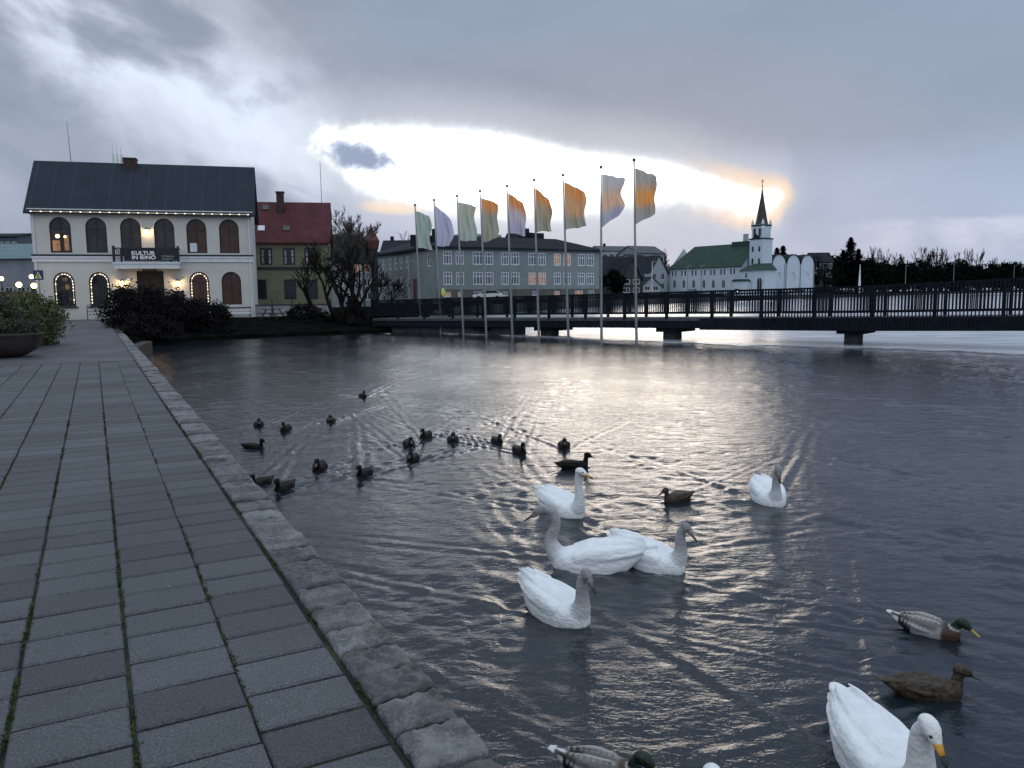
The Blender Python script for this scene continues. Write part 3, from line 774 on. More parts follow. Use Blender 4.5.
# wall lamps
for px, py in ((147.3, 230), (122.8, 281), (178, 281)):
    x, z = q1(px, py)
    l = empty('wall_lamp', (x, 0, z)); l.parent = H1
    MB().tube([(0, -.01, .22), (0, -.2, .22), (0, -.22, .12)], .018).build('bracket', M['darkmetal'], l)
    rings = [[(r * math.cos(a), -.22 + r * math.sin(a), zz) for a in np.linspace(0, 2 * math.pi, 12, endpoint=False)] for r, zz in ((.03, .12), (.09, .06), (.17, -.02))]
    MB().loft(rings, cap=False).build('lamp_shade', M['darkmetal'], l)
    MB().ball((0, -.22, -.03), .10, 8).build('bulb', M['lamp'], l)
    ld = bpy.data.lights.new('lamp_light', 'POINT'); ld.energy = 48; ld.color = (1, .62, .28); ld.shadow_soft_size = .1
    lo_ = bpy.data.objects.new('lamp_light', ld); COL.objects.link(lo_); lo_.location = (0, -.34, -.12); lo_.parent = l
for px, w2, h2, z in ((123.3, .34, .9, 1.65), (178.6, .38, .95, 1.35)):
    x = q1(px, 290)[0]; MB().box(x - w2, x + w2, -.09, -.01, z, z + h2).build('menu_board', M['darkmetal'], H1)
# bench / railing in front at right and hand rail
s0, s1 = q1(221, 310)[0], q1(251, 310)[0]
bn_ = tag(empty('bench', A + Vector((math.cos(rz) * s0, math.sin(rz) * s0, 0)) - Vector((-math.sin(rz), math.cos(rz), 0)) * 1.4, rz), 'low white boarded bench box against the right end of the white hall', 'bench')
W_ = s1 - s0
MB().box(0, W_, 0, .5, .28, .46).box(0, W_, 0, .5, .56, .78).build('seat', M['white_trim'], bn_)
MB().box(-.1, W_ + .1, -.06, .56, .781, .86).build('rail', M['darkframe'], bn_)
for x in (0.0, W_ - .09): MB().box(x, x + .09, .05, .14, 0, .56).build('leg', M['darkframe'], bn_)
x0 = q1(89.5, 305)[0]
rl = MB(); Pp = [(0, 0, 0), (0, 0, 1.15), (.1, 0, 1.2), (1.9, -.0, 1.2), (1.95, 0, .0)]
rl.tube(Pp, .035); rl.tube([(0, 0, .65), (1.92, 0, .65)], .025)
ro = rl.build('handrail', M['darkmetal']); ro.location = A + Vector((math.cos(rz) * x0, math.sin(rz) * x0, 0)) - Vector((-math.sin(rz), math.cos(rz), 0)) * .9; ro.rotation_euler = (0, 0, rz)
tag(ro, 'thin black handrail in front of the second arched window of the white hall', 'handrail')

# ------------------------------------------------------------------ yellow house with red roof
A2 = at(250, 313, 78); A2.z = 0; B2 = at(331, 313, 79.5); B2.z = 0
L2, rz2 = frame_of(A2, B2)
H2 = tag(empty('timber_house', A2, rz2), 'ochre house with dark red roof and a chimney next to the white hall', 'house')
def q2(px, py): return sz(px, py, A2, rz2)
M['ochre'] = mat('ochre_boards', (.165, .16, .105), .8, .12, 1.0)
M['redroof'] = mat('red_sheet_roof', (.078, .024, .030), .75, .2, .9, spec=.15, fn=lambda q, tcn, c: {'Normal': q.n('ShaderNodeBump', {'Height': q.m('SINE', q.m('MULTIPLY', q.n('ShaderNodeSeparateXYZ', {0: tcn}).outputs[0], 2 * math.pi / .35)), 'Strength': .5, 'Distance': .03}).outputs[0]})
ze2 = q2(300, 240)[1]; zr2 = at(300, 202.5, 83).z; D2 = 8
h2 = []
tops = [(118 / 4.517 + 240, 27), (221 / 4.517 + 240, 27), (318 / 4.517 + 240, 27)]
for px, _ in tops: s0 = q2(px, 255)[0]; h2.append(rect(s0 - .58, s0 + .58, q2(px, 265)[1], q2(px, 248)[1]))
lows = [93 / 4.517 + 240, 227 / 4.517 + 240, 325 / 4.517 + 240]
for px in lows: s0 = q2(px, 290)[0]; h2.append(rect(s0 - .58, s0 + .58, q2(px, 299.5)[1], q2(px, 279.5)[1]))
mb = MB(); facade(mb, rect(0, L2, -.3, ze2), h2, depth=.12)
mb.quad((0, D2, -.3), (0, 0, -.3), (0, 0, ze2), (0, D2, ze2)); mb.quad((L2, 0, -.3), (L2, D2, -.3), (L2, D2, ze2), (L2, 0, ze2))
mb.add([(0, 0, ze2), (0, D2, ze2), (0, D2 / 2, zr2 - .1)], [(0, 2, 1)]); mb.add([(L2, 0, ze2), (L2, D2, ze2), (L2, D2 / 2, zr2 - .1)], [(0, 1, 2)])
mb.quad((0, .5, -.2), (L2, .5, -.2), (L2, .5, ze2), (0, .5, ze2), 1)
mb.build('wall', [M['ochre'], M['darkframe']], H2)
for i, p in enumerate(h2):
    window(H2, p, M['darkframe'] if i > 2 else M['white_trim'] if False else M['darkframe'], M['greypane'] if i < 3 else M['glass'], 3 if i < 3 else 1, 2 if i < 3 else 1, y=.05, fw=.09, bar=.07)
M['lace'] = mat('lace_curtain', (.30, .31, .34), .7, .5, 3)
for p in h2[:3]:
    MB().box(p[0][0] + .16, p[0][0] + .42, .085, .095, p[0][1] + .15, p[2][1] - .2).box(p[1][0] - .42, p[1][0] - .16, .085, .095, p[0][1] + .15, p[2][1] - .2).build('curtain', M['lace'], H2)
mb = MB(); zz = q2(300, 268)[1]; mb.box(-.05, L2 + .05, -.08, -.003, zz - .16, zz + .12); mb.box(-.05, L2 + .05, -.12, -.004, ze2 - .42, ze2 - .05); mb.build('dark_band', M['darkframe'], H2)
mb = MB()
for (ya, yb) in ((-.35, D2 / 2), (D2 + .35, D2 / 2)):
    v = [(-.3, ya, ze2 - .25), (L2 + .25, ya, ze2 - .25), (L2 + .25, yb, zr2), (-.3, yb, zr2)]; v2 = [(a, b, c - .14) for a, b, c in v]
    mb.add(v + v2, [(0, 1, 2, 3), (7, 6, 5, 4), (0, 4, 5, 1), (1, 5, 6, 2), (2, 6, 7, 3), (3, 7, 4, 0)])
roof = mb.build('roof', M['redroof'], H2)
s0 = q2(277.5, 200)[0]
MB().box(s0 - .35, s0 + .35, D2 / 2 - 1.3, D2 / 2 - .5, zr2 - 1.4, zr2 + .8).box(s0 - .42, s0 + .42, D2 / 2 - 1.37, D2 / 2 - .43, zr2 + .8, zr2 + .92).build('chimney', bpy.data.materials['dark_brick'], roof)
for px, yy in ((260, .33), (285.5, .33), (263, .85)):
    s0 = q2(px, 226)[0]; y_ = -.35 + (D2 / 2 + .35) * yy; z_ = ze2 - .25 + (zr2 - ze2 + .25) * yy
    sl = math.atan2(zr2 - ze2 + .25, D2 / 2 + .35)
    mb = MB().box(-.32, .32, -.35, .35, 0, .09); o = mb.build('skylight', M['white_trim'] if yy < .5 and px < 270 else M['greypane'], roof); o.location = (s0, y_, z_); o.rotation_euler = (sl, 0, 0)

# antenna mast behind
mp = at(326, 300, 84); mast = MB().tube([(0, 0, 0), (-.1, 0, at(326, 162, 84).z)], [.07, .03]).build('radio_mast', M['pole']); mast.location = (mp.x, mp.y, 0)
tag(mast, 'thin tall mast rising behind the red roofed house', 'mast')

# low white plinth wall and terrace
a, b = at(252, 313, 70), at(331, 312, 73)
Lw, rw = frame_of(a, b)
gw = empty('garden_wall', (a.x, a.y, 0), rw); tag(gw, 'low pale wall with a dark cap in front of the ochre house', 'wall')
MB().box(0, Lw, 0, .25, -.1, .95).build('wall_panel', mat('pale_render', (.24, .25, .27), .9, .25, 1.2), gw)
MB().box(-.05, Lw + .05, -.06, .31, .952, 1.03).build('cap', M['darkmetal'], gw)
for k in range(5): MB().box(Lw * k / 4 - .04, Lw * k / 4 + .04, -.1, -.01, 0, 1.45).build('post', M['darkmetal'], gw)

# picnic table
def picnic(loc, rz_):
    t = empty('picnic_table', loc, rz_)
    mw = mat('grey_timber', (.045, .04, .04), .8, .3, 5)
    MB().box(-.9, .9, -.36, .36, .72, .77).build('table_top', mw, t)
    for s in (-1, 1): MB().box(-.9, .9, s * .72 - .13, s * .72 + .13, .42, .46).build('seat', mw, t)
    for x in (-.65, .65):
        for s in (-1, 1): MB().tube([(x, s * .68, 0), (x, s * .22, .72)], .05, 4).build('leg', mw, t)
        MB().box(x - .03, x + .03, -.7, .7, .36, .42).build('crossbar', mw, t)
    return t
pl = at(273, 316, 62); pt = picnic((pl.x, pl.y, .0), R(80)); tag(pt, 'dark picnic table on the bank in front of the low pale wall', 'picnic table')

# ------------------------------------------------------------------ grey school building
def simple_windows(parent, specs, fm, gms, y=.08, fw=.1, nx=3, nz=1, bar=.08):
    for i, p in enumerate(specs): window(parent, p, fm, gms[i % len(gms)] if not callable(gms) else gms(i), nx, nz, y=y, fw=fw, bar=bar, transom=None)
A3 = at(437, 300, 127); B3 = at(599.5, 300, 144); C3 = at(371, 300, 154)
for v in (A3, B3, C3): v.z = .9
L3, rz3 = frame_of(A3, B3)
H3 = tag(empty('school_building', A3, rz3), 'long grey green building with rows of white framed windows behind the flags', 'building')
def q3(px, py): return sz(px, py, A3, rz3)
M['sage'] = mat('sage_plaster', (.19, .225, .235), .85, .1, .4)
M['slate'] = mat('dark_slate_roof', (.018, .023, .030), .85, .2, .8, spec=.12)
M['stonebase'] = mat('stone_base', (.10, .10, .095), .9, .25, 1.2)
M['bluepane'] = mat('grey_blue_pane', (.10, .12, .16), .3, .4, .8)
z0 = .9; zl = lambda z: z - z0
ze3 = q3(437, 246)[1] - z0
colpx = [(443.5, 452), (456, 464), (473, 483), (485, 493.5), (501.5, 509), (511, 519.5), (528.5, 536.5), (538.5, 546), (554, 561), (563.5, 571), (578, 585), (586.5, 594)]
holes = []
for (a_px, b_px) in colpx:
    s0, s1 = q3(a_px, 270)[0], q3(b_px, 270)[0]
    for (t_, b_) in ((251, 264.3), (271.8, 284.8)):
        holes.append(rect(s0, s1, zl(q3(450, b_)[1]), zl(q3(450, t_)[1])))
nmain = len(holes)
for (a_px, b_px) in ((443, 451), (458, 463), (474, 484), (486, 492), (502, 508), (532, 537), (554, 560), (575, 583), (588, 594)):
    holes.append(rect(q3(a_px, 294)[0], q3(b_px, 294)[0], zl(q3(450, 296.8)[1]), zl(q3(450, 291.5)[1])))
mb = MB(); zbase = zl(q3(450, 289.5)[1])
facade(mb, rect(0, L3, zbase, ze3), holes[:nmain], depth=.2); facade(mb, rect(0, L3, -.5, zbase), holes[nmain:], mi=1, y=-.06, depth=.2)
dC = C3 - A3; Dp = math.hypot(dC.x, dC.y)
mb.quad((L3, 0, -.5), (L3, Dp, -.5), (L3, Dp, ze3), (L3, 0, ze3)); mb.quad((0, .5, -.4), (L3, .5, -.4), (L3, .5, ze3), (0, .5, ze3), 2)
mb.build('wall', [M['sage'], M['stonebase'], M['darkframe']], H3)
M['whiteframe'] = mat('white_frame', (.62, .66, .72), .6, .05)
for i, p in enumerate(holes):
    col_i = i // 2 if i < nmain else -1
    pane = M['bluepane']
    if i < nmain and col_i in (6, 7, 8, 9) and (i % 2 == 0 or col_i in (6, 7)): pane = M['warmpane'] if random.random() < .8 else M['bluepane']
    if i >= nmain and random.random() < .5: pane = M['warmpane']
    window(H3, p, M['whiteframe'], pane, 3 if i < nmain else 2, 2 if i < nmain else 1, y=.04, fw=.14, bar=.11, transom=[p[2][1] - (p[2][1] - p[0][1]) * .33] if i < nmain else [])
# side wing wall (left facade) as own wall part
ang = math.atan2(dC.y, dC.x) - rz3
wing = empty('wing', (0, 0, 0), ang - math.pi); 
wing.parent = H3
rzw = rz3 + ang - math.pi
def qw(px, py):
    s, z = sz(px, py, A3, rzw); return s, z
hw = []
for a_px in (429, 407.5, 401, 395.5, 390, 383, 377.5):
    for (t_, b_) in ((253.5, 266.5), (275, 286.5)):
        s0 = qw(a_px, 260)[0]; z_t = 9.0 if t_ < 260 else 5.4
        if a_px == 429 and t_ > 260: continue
        hw.append(rect(s0 - .75, s0 + .75, zl(qw(429, b_ )[1]) , zl(qw(429, t_)[1])))
s0 = qw(415, 290)[0]; dw = rect(s0 - .9, s0 + .9, zl(qw(415, 299)[1]), zl(qw(415, 279)[1]))
mb = MB(); facade(mb, rect(-Dp, 0, -.5, ze3), hw + [dw], depth=.2); mb.quad((-Dp, .5, -.4), (0, .5, -.4), (0, .5, ze3), (-Dp, .5, ze3), 1)
mb.build('side_wall', [M['sage'], M['darkframe']], wing)
for p in hw: window(wing, p, M['whiteframe'], M['bluepane'], 2, 2, y=.04, fw=.14, bar=.1)
MB().box(dw[0][0], dw[1][0], .1, .15, dw[0][1], dw[2][1]).build('door', mat('red_door', (.09, .02, .02), .5), wing)
# hipped roof over the block
ov = .6; zr3 = at(520, 237.5, 141).z - z0
cs = [Vector((0, 0, 0)), Vector((L3, 0, 0)), Vector((L3 + Dp * math.cos(ang), Dp * math.sin(ang), 0)), Vector((Dp * math.cos(ang), Dp * math.sin(ang), 0))]
ctr = sum(cs, Vector()) / 4
ev = [c + (c - ctr).normalized() * ov * 1.3 + Vector((0, 0, ze3)) for c in cs]
rd = [c.lerp(ctr, .36) + Vector((0, 0, zr3)) for c in cs]
mb = MB(); mb.add(ev + rd + [e - Vector((0, 0, .35)) for e in ev], [(0, 1, 5, 4), (1, 2, 6, 5), (2, 3, 7, 6), (3, 0, 4, 7), (4, 5, 6, 7), (8, 9, 1, 0), (9, 10, 2, 1), (10, 11, 3, 2), (11, 8, 0, 3), (11, 10, 9, 8)])
roof = mb.build('roof', M['slate'], H3)
for (px, w2, top) in ((453.5, 1.1, 231.5), (506, .9, 230), (480, .9, 237.5)):
    s, z = q3(px, top); mb = MB().box(s * 1.05 - w2 / 2, s * 1.05 + w2 / 2, 6, 7.2, ze3 + .3, z - z0 + .9).build('chimney', M['slate'], roof)
dm = MB(); s0, s1 = q3(531, 238)[0] * 1.05, q3(560, 238)[0] * 1.05
dm.prism([(s0, ze3 + .5), (s1, ze3 + .5), (s1 - .5, ze3 + 3.2), (s0 + 1.5, ze3 + 3.4)], 7, 12); dm.box(s0 + 2.5, s0 + 3.2, 6.9, 7.6, ze3 + 2, ze3 + 4.0); dm.box(s1 - 3.2, s1 - .4, 6.2, 8, ze3 + .6, ze3 + 3.2)
dm.build('dormer', M['slate'], roof)
MB().box(q3(486, 240)[0] * 1.05, q3(523, 240)[0] * 1.07, 9, 13, ze3 + 1.2, ze3 + 2.9).build('rooflight', mat('pale_sheet', (.32, .36, .42), .5, .1), roof)
MB().box(.0, 0.0 + 4.2, 9, 9.8, ze3 + .5, ze3 + 2.4).build('chimney', M['slate'], roof)

# ------------------------------------------------------------------ generic house
def house(name, label, px0, px1, Y0, Y1, zb, eave_py, ridge_py, wm, rm, depth=8, cols=3, rows_=2, lit=.2, group=None, gable=False, cat='house', pane=None, win=(.9, 1.3), chim=0, frames=None):
    A_ = at(px0, 290, Y0); B_ = at(px1, 290, Y1); A_.z = B_.z = zb
    L_, r_ = frame_of(A_, B_)
    Hh = tag(empty(name, A_, r_), label, cat, group)
    ze_ = at((px0 + px1) / 2, eave_py, (Y0 + Y1) / 2).z - zb; zr_ = at((px0 + px1) / 2, ridge_py, (Y0 + Y1) / 2 + (0 if gable else depth / 2)).z - zb
    hs = []
    for c in range(cols):
        for r in range(rows_):
            cx = L_ * (c + .5) / cols; cz = ze_ * (r + .55) / rows_
            ww, hh = min(win[0], L_ / cols * .36), min(win[1], ze_ / rows_ * .3)
            hs.append(rect(cx - ww, cx + ww, cz - hh, cz + hh))
    outer = rect(0, L_, -3, ze_) if not gable else [(0, -3), (L_, -3), (L_, ze_), (L_ / 2, zr_ - .05), (0, ze_)]
    mb = MB(); facade(mb, outer, hs, depth=.15)
    mb.quad((0, depth, -.6), (0, 0, -.6), (0, 0, ze_), (0, depth, ze_)); mb.quad((L_, 0, -.6), (L_, depth, -.6), (L_, depth, ze_), (L_, 0, ze_))
    if not gable:
        mb.add([(0, 0, ze_), (0, depth, ze_), (0, depth / 2, zr_ - .08)], [(0, 2, 1)]); mb.add([(L_, 0, ze_), (L_, depth, ze_), (L_, depth / 2, zr_ - .08)], [(0, 1, 2)])
    mb.quad((0, .5, -.5), (L_, .5, -.5), (L_, .5, ze_), (0, .5, ze_), 1)
    mb.build('wall', [wm, M['darkframe']], Hh)
    for p in hs: window(Hh, p, frames or M['whiteframe'], (M['warmpane'] if random.random() < lit else (pane or M['glass'])), 2, 1, y=.05, fw=.12, bar=.1)
    mb = MB(); o_ = .35
    if gable:
        for x0, x1 in ((-o_, L_ / 2), (L_ + o_, L_ / 2)):
            zz = ze_ - (zr_ - ze_) / (L_ / 2) * o_
            v = [(x0, -o_, zz), (x1, -o_, zr_), (x1, depth + o_, zr_), (x0, depth + o_, zz)]; v2 = [(a, b, c + .18) for a, b, c in v]
            mb.add(v + v2, [(0, 3, 2, 1), (4, 5, 6, 7), (0, 1, 5, 4), (1, 2, 6, 5), (2, 3, 7, 6), (3, 0, 4, 7)])
    else:
        for ya, yb in ((-o_, depth / 2), (depth + o_, depth / 2)):
            zz = ze_ - (zr_ - ze_) / (depth / 2) * o_
            v = [(-o_, ya, zz), (L_ + o_, ya, zz), (L_ + o_, yb, zr_), (-o_, yb, zr_)]; v2 = [(a, b, c + .18) for a, b, c in v]
            mb.add(v + v2, [(0, 3, 2, 1), (4, 5, 6, 7), (0, 1, 5, 4), (1, 2, 6, 5), (2, 3, 7, 6), (3, 0, 4, 7)])
    rf = mb.build('roof', rm, Hh)
    for k in range(chim):
        x = L_ * (.25 + .5 * k); MB().box(x - .4, x + .4, depth / 2 - .4, depth / 2 + .4, zr_ - .6, zr_ + 1.1).build('chimney', M['slate'], rf)
    return Hh
M['palewall'] = mat('pale_wall', (.34, .38, .42), .85, .1, .5)
M['midwall'] = mat('grey_wall', (.20, .22, .26), .85, .15, .5)
M['darkwall'] = mat('dark_timber_wall', (.028, .032, .034), .8, .3, .8)
M['flatroof'] = mat('dull_roof', (.06, .07, .085), .7, .2, .6)
M['whitewall'] = mat('white_wall', (.50, .54, .60), .8, .05, .4)
house('dark_house', 'dark timber house with steep roofs between the flag building and the white church', 601, 643, 190, 196, 1.4, 276, 257, M['darkwall'], M['slate'], 10, 3, 2, .0, chim=1)
house('dark_house', 'dark gabled house front with a pale window right of the last flagpole', 622, 641, 184, 186, 1.4, 278, 258, M['darkwall'], M['slate'], 8, 2, 2, .0, gable=True)
house('apartment_block', 'pale flat topped block on the hill behind the dark timber houses', 602, 640, 300, 306, 3, 251, 246.5, M['palewall'], M['flatroof'], 12, 6, 3, .0, cat='building', win=(1.1, 1.0), chim=1)
house('apartment_block', 'blue grey block of flats with dark top storey left of the church roof', 638, 664, 290, 296, 3, 253, 246.5, M['midwall'], M['flatroof'], 12, 4, 3, .05, cat='building', win=(1.4, 1.0))
house('white_house', 'white rendered house with balconies left of the green church roof', 637, 652, 262, 268, 2.5, 262, 255, M['palewall'], M['slate'], 9, 3, 3, .0)
house('white_house', 'small white gabled house standing against the left end of the church', 650, 667, 252, 258, 2.2, 272, 256, M['palewall'], M['slate'], 9, 2, 2, .0, gable=True)
house('garden_shed', 'small pale shed with dark gable below the white gabled house', 643, 660, 244, 246, 2.0, 285, 277, M['palewall'], M['slate'], 5, 2, 1, .0, gable=True, cat='shed')
house('town_house', 'dark roofed house rising behind the ochre house and the bare trees', 336, 372, 128, 132, .5, 262, 243, M['midwall'], M['slate'], 9, 4, 3, .12, chim=1)
house('town_house', 'far dark roofed house seen over the left end of the grey building', 383, 414, 190, 190, 1, 250, 241, M['midwall'], M['slate'], 9, 4, 3, .0, chim=1)
house('low_house', 'far low dark house among the trees right of the white vestry hall', 812, 832, 300, 300, 3, 262, 253, M['darkwall'], M['slate'], 9, 4, 3, .0)
# turret of the house beyond
tp = at(372, 262, 134)
tr = empty('turret_house', (tp.x, tp.y, .5)); tag(tr, 'house with a pointed red brown turret above the bare tree', 'house')
zt_ = at(372, 242, 134).z - .5; tz = at(371.5, 223, 134).z - .5
def ringz(r, z, n=10): return [(r * math.cos(2 * math.pi * j / n), r * math.sin(2 * math.pi * j / n), z) for j in range(n)]
MB().loft([ringz(1.0, -1), ringz(1.0, zt_ - .5)]).build('tower', M['darkwall'], tr)
MB().loft([ringz(1.15, zt_ - 1.2), ringz(1.35, zt_ + .2), ringz(.75, zt_ + 1.3), ringz(.25, zt_ + 2.2), ringz(.04, tz)]).build('roof', mat('red_brown_roof', (.09, .03, .028), .7), tr)
MB().box(-7, -.8, -3, 5, -1, zt_ - .8).build('wall', M['darkwall'], tr)
MB().prism([(-7.3, zt_ - .8), (-.6, zt_ - .8), (-1.6, zt_ + 1.0), (-6.2, zt_ + 1.0)], -3.3, 5.3).build('roof', M['slate'], tr)
# far left: hall with green glass roof, hedge wall with lights
A5 = at(-60, 290, 100); B5 = at(40, 290, 100); A5.z = B5.z = 0
L5, r5 = frame_of(A5, B5)
H5 = tag(empty('concert_hall', A5, r5), 'pale building with blue green roof left of the white hall', 'building')
ze5 = at(10, 258, 100).z; zr5 = at(10, 244, 106).z
hs = [rect(L5 * (k + .5) / 8 - .5, L5 * (k + .5) / 8 + .5, 1.8, 3.3) for k in range(8)]
mb = MB(); facade(mb, rect(0, L5, -.3, ze5), hs, depth=.15); mb.quad((L5, 0, -.3), (L5, 12, -.3), (L5, 12, ze5), (L5, 0, ze5)); mb.quad((0, .5, -.2), (L5, .5, -.2), (L5, .5, ze5), (0, .5, ze5), 1)
mb.build('wall', [M['midwall'], M['darkframe']], H5)
for k, p in enumerate(hs): window(H5, p, M['whiteframe'], M['glass'], 2, 1, y=.05)
mb = MB(); v = [(-.5, -.5, ze5 - .1), (L5 + .5, -.5, ze5 - .1), (L5 + .5, 6, zr5), (-.5, 6, zr5), (L5 + .5, 12.5, ze5 - .1), (-.5, 12.5, ze5 - .1)]
mb.add(v, [(0, 1, 2, 3), (3, 2, 4, 5), (0, 5, 4, 1)])
mb.build('roof', mat('green_blue_roof', (.085, .14, .165), .5, .15, .6), H5)
house('flat_building', 'dark blue flat roofed block far behind the blue green roof', -30, 21, 150, 150, 0, 237, 234.5, mat('blue_grey_wall', (.06, .085, .12), .7), M['slate'], 9, 8, 4, .1, cat='building', win=(.8, .6))
a, b = at(-40, 300, 62), at(37, 300, 62); Lw, rw = frame_of(a, b)
fw_ = empty('fence', (a.x, a.y, 0), rw); tag(fw_, 'red brown board fence left of the white hall', 'fence')
MB().box(0, Lw, 0, .08, 0, at(20, 291.5, 62).z).build('board_panel', mat('red_brown_boards', (.075, .038, .036), .8, .25, 3), fw_)
for k in range(6): MB().box(Lw * k / 5 - .06, Lw * k / 5 + .06, -.06, -.004, 0, at(20, 290.5, 62).z).build('post', M['darkframe'], fw_)
for i, (px, py) in enumerate(((1.5, 280), (19, 286), (31.5, 278), (34, 287))):
    p = at(px, py, 61.0)
    lp = empty('garden_lamp', (p.x, p.y, 0)); tag(lp, ['outermost garden lamp glowing at the left edge of the picture', 'garden lamp with a pale pink shine before the brown fence', 'upper warm lamp right beside the pedestrian sign', 'lower warm lamp under the pedestrian sign'][i], 'lamp', 'small lamps by the brown fence')
    MB().tube([(0, 0, 0), (0, 0, p.z)], .03).build('pole', M['darkmetal'], lp)
    MB().ball((0, 0, p.z + .1), .16 + .05 * (i % 2), 8).build('globe', M['lamp'], lp)
# street sign
p = at(38.5, 275, 58)
sg = empty('crossing_sign', (p.x, p.y, 0)); tag(sg, 'blue pedestrian crossing sign with a yellow triangle at the corner of the white hall', 'sign')
MB().tube([(0, .02, 0), (0, .02, p.z + .4)], .035).build('pole', M['pole'], sg)
pb = MB().box(-.36, .36, -.04, -.01, p.z - .36, p.z + .34).build('sign_panel', mat('sign_blue', (.02, .035, .12), .5), sg)
MB().prism([(-.27, p.z - .26), (.27, p.z - .26), (0, p.z + .26)], -.052, -.042).build('triangle', mat('sign_yellow', (.55, .55, .22), .5), pb)
MB().prism([(-.10, p.z - .22), (-.02, p.z - .05), (-.05, p.z + .03), (.02, p.z + .12), (.05, p.z), (.01, p.z - .06), (.11, p.z - .22), (.05, p.z - .22), (0, p.z - .1), (-.05, p.z - .22)], -.060, -.054).build('figure', M['darkframe'], pb)
p = at(443.2, 292, 100)
sg = empty('traffic_sign', (p.x, p.y, .6)); tag(sg, 'small oval yellow green sign in front of the corner of the grey building', 'sign')
MB().tube([(0, .03, -.3), (0, .03, p.z - .6)], .05).build('pole', M['pole'], sg)
MB().ball((0, 0, p.z - .6), .5, 12, sc=(.52, .08, 1)).build('sign_panel', mat('sign_lime', (.55, .70, .18), .5), sg)

# ------------------------------------------------------------------ church
M['churchwhite'] = mat('church_white', (.46, .52, .60), .8, .05, .3)
M['greenroof'] = mat('green_roof', (.032, .058, .047), .8, .15, .5, spec=.15)
M['spire'] = mat('dark_spire', (.035, .032, .028), .6, .15, 1)
zc = 1.8
A6 = at(660, 290, 262); B6 = at(741, 290, 236); A6.z = B6.z = zc
L6, r6 = frame_of(A6, B6)
CH = tag(empty('church', A6, r6), 'white church with long green roof and a pointed dark spire across the lake', 'church')
def q6(px, py): s, z = sz(px, py, A6, r6); return s, z - zc
zeL, zeR = q6(668, 269.5)[1], q6(738, 264.8)[1]; ze6 = (zeL + zeR) / 2
W6 = 13.0
hs = []
sN0 = q6(670, 280)[0]
for px in (674.3, 683.7, 693.5, 703.6, 713.2, 723.4, 733.3): s0 = q6(px, 284)[0]; hs.append(arch(s0 - .55, s0 + .55, q6(px, 288)[1], q6(px, 280)[1], 6))
for px in (674, 683.5, 694, 703, 712.5, 722.5, 732.5):
    for d in (-1.7, 1.7): s0 = q6(px + d, 270)[0]; hs.append(rect(s0 - .34, s0 + .34, ze6 - 2.6, ze6 - .8))
mb = MB(); facade(mb, rect(sN0, L6, -1, ze6), hs, depth=.2); mb.quad((L6, 0, -1), (L6, W6, -1), (L6, W6, ze6), (L6, 0, ze6)); mb.quad((sN0, W6, -1), (sN0, 0, -1), (sN0, 0, ze6), (sN0, W6, ze6))
zr6 = at(715, 246.5, 255).z - zc
mb.add([(L6, 0, ze6), (L6, W6, ze6), (L6, W6 / 2, zr6 - .1)], [(0, 1, 2)]); mb.add([(sN0, 0, ze6), (sN0, W6, ze6), (sN0, W6 / 2, zr6 - .1)], [(0, 2, 1)])
mb.box(0, sN0, 1.5, W6 - 1.5, -1, ze6 - 1.2); mb.quad((sN0, .5, -.9), (L6, .5, -.9), (L6, .5, ze6), (sN0, .5, ze6), 1)
mb.build('wall', [M['churchwhite'], M['darkframe']], CH)
for k, p in enumerate(hs): window(CH, p, M['whiteframe'] if k > 6 else M['churchwhite'], M['glass'], 1 if k > 6 else 2, 1, y=.08, fw=.08, bar=.08)
mb = MB()
for ya, yb in ((-.5, W6 / 2), (W6 + .5, W6 / 2)):
    v = [(sN0 - .4, ya, ze6 - .3), (L6 + .5, ya, ze6 - .3), (L6 + .5, yb, zr6), (sN0 + 4.5, yb, zr6)]; v2 = [(a, b, c + .2) for a, b, c in v]
    mb.add(v + v2, [(0, 3, 2, 1), (4, 5, 6, 7), (0, 1, 5, 4), (1, 2, 6, 5), (2, 3, 7, 6), (3, 0, 4, 7)])
mb.add([(sN0 - .4, -.5, ze6 - .3), (sN0 - .4, W6 + .5, ze6 - .3), (sN0 + 4.5, W6 / 2, zr6 + .19)], [(0, 2, 1)])
mb.add([(-.4, 1.1, ze6 - 1.4), (sN0, 1.1, ze6 - 1.4), (sN0 + 1.8, W6 / 2, zr6 - 2.4), (2.6, W6 / 2, zr6 - 3.4), (sN0, W6 - 1.1, ze6 - 1.4), (-.4, W6 - 1.1, ze6 - 1.4)], [(0, 1, 2, 3), (3, 2, 4, 5), (0, 3, 5)])
roof = mb.build('roof', M['greenroof'], CH)
MB().box(L6 - 8, L6 - .5, W6 / 2 - 1.1, W6 / 2 + 1.1, zr6 - 1.0, zr6 + .75).build('raised_ridge', M['greenroof'], roof)
MB().box(L6 - 4.6, L6 - 3.4, W6 / 2, W6 / 2 + 1, zr6, zr6 + 3.0).build('chimney', M['palewall'], roof)
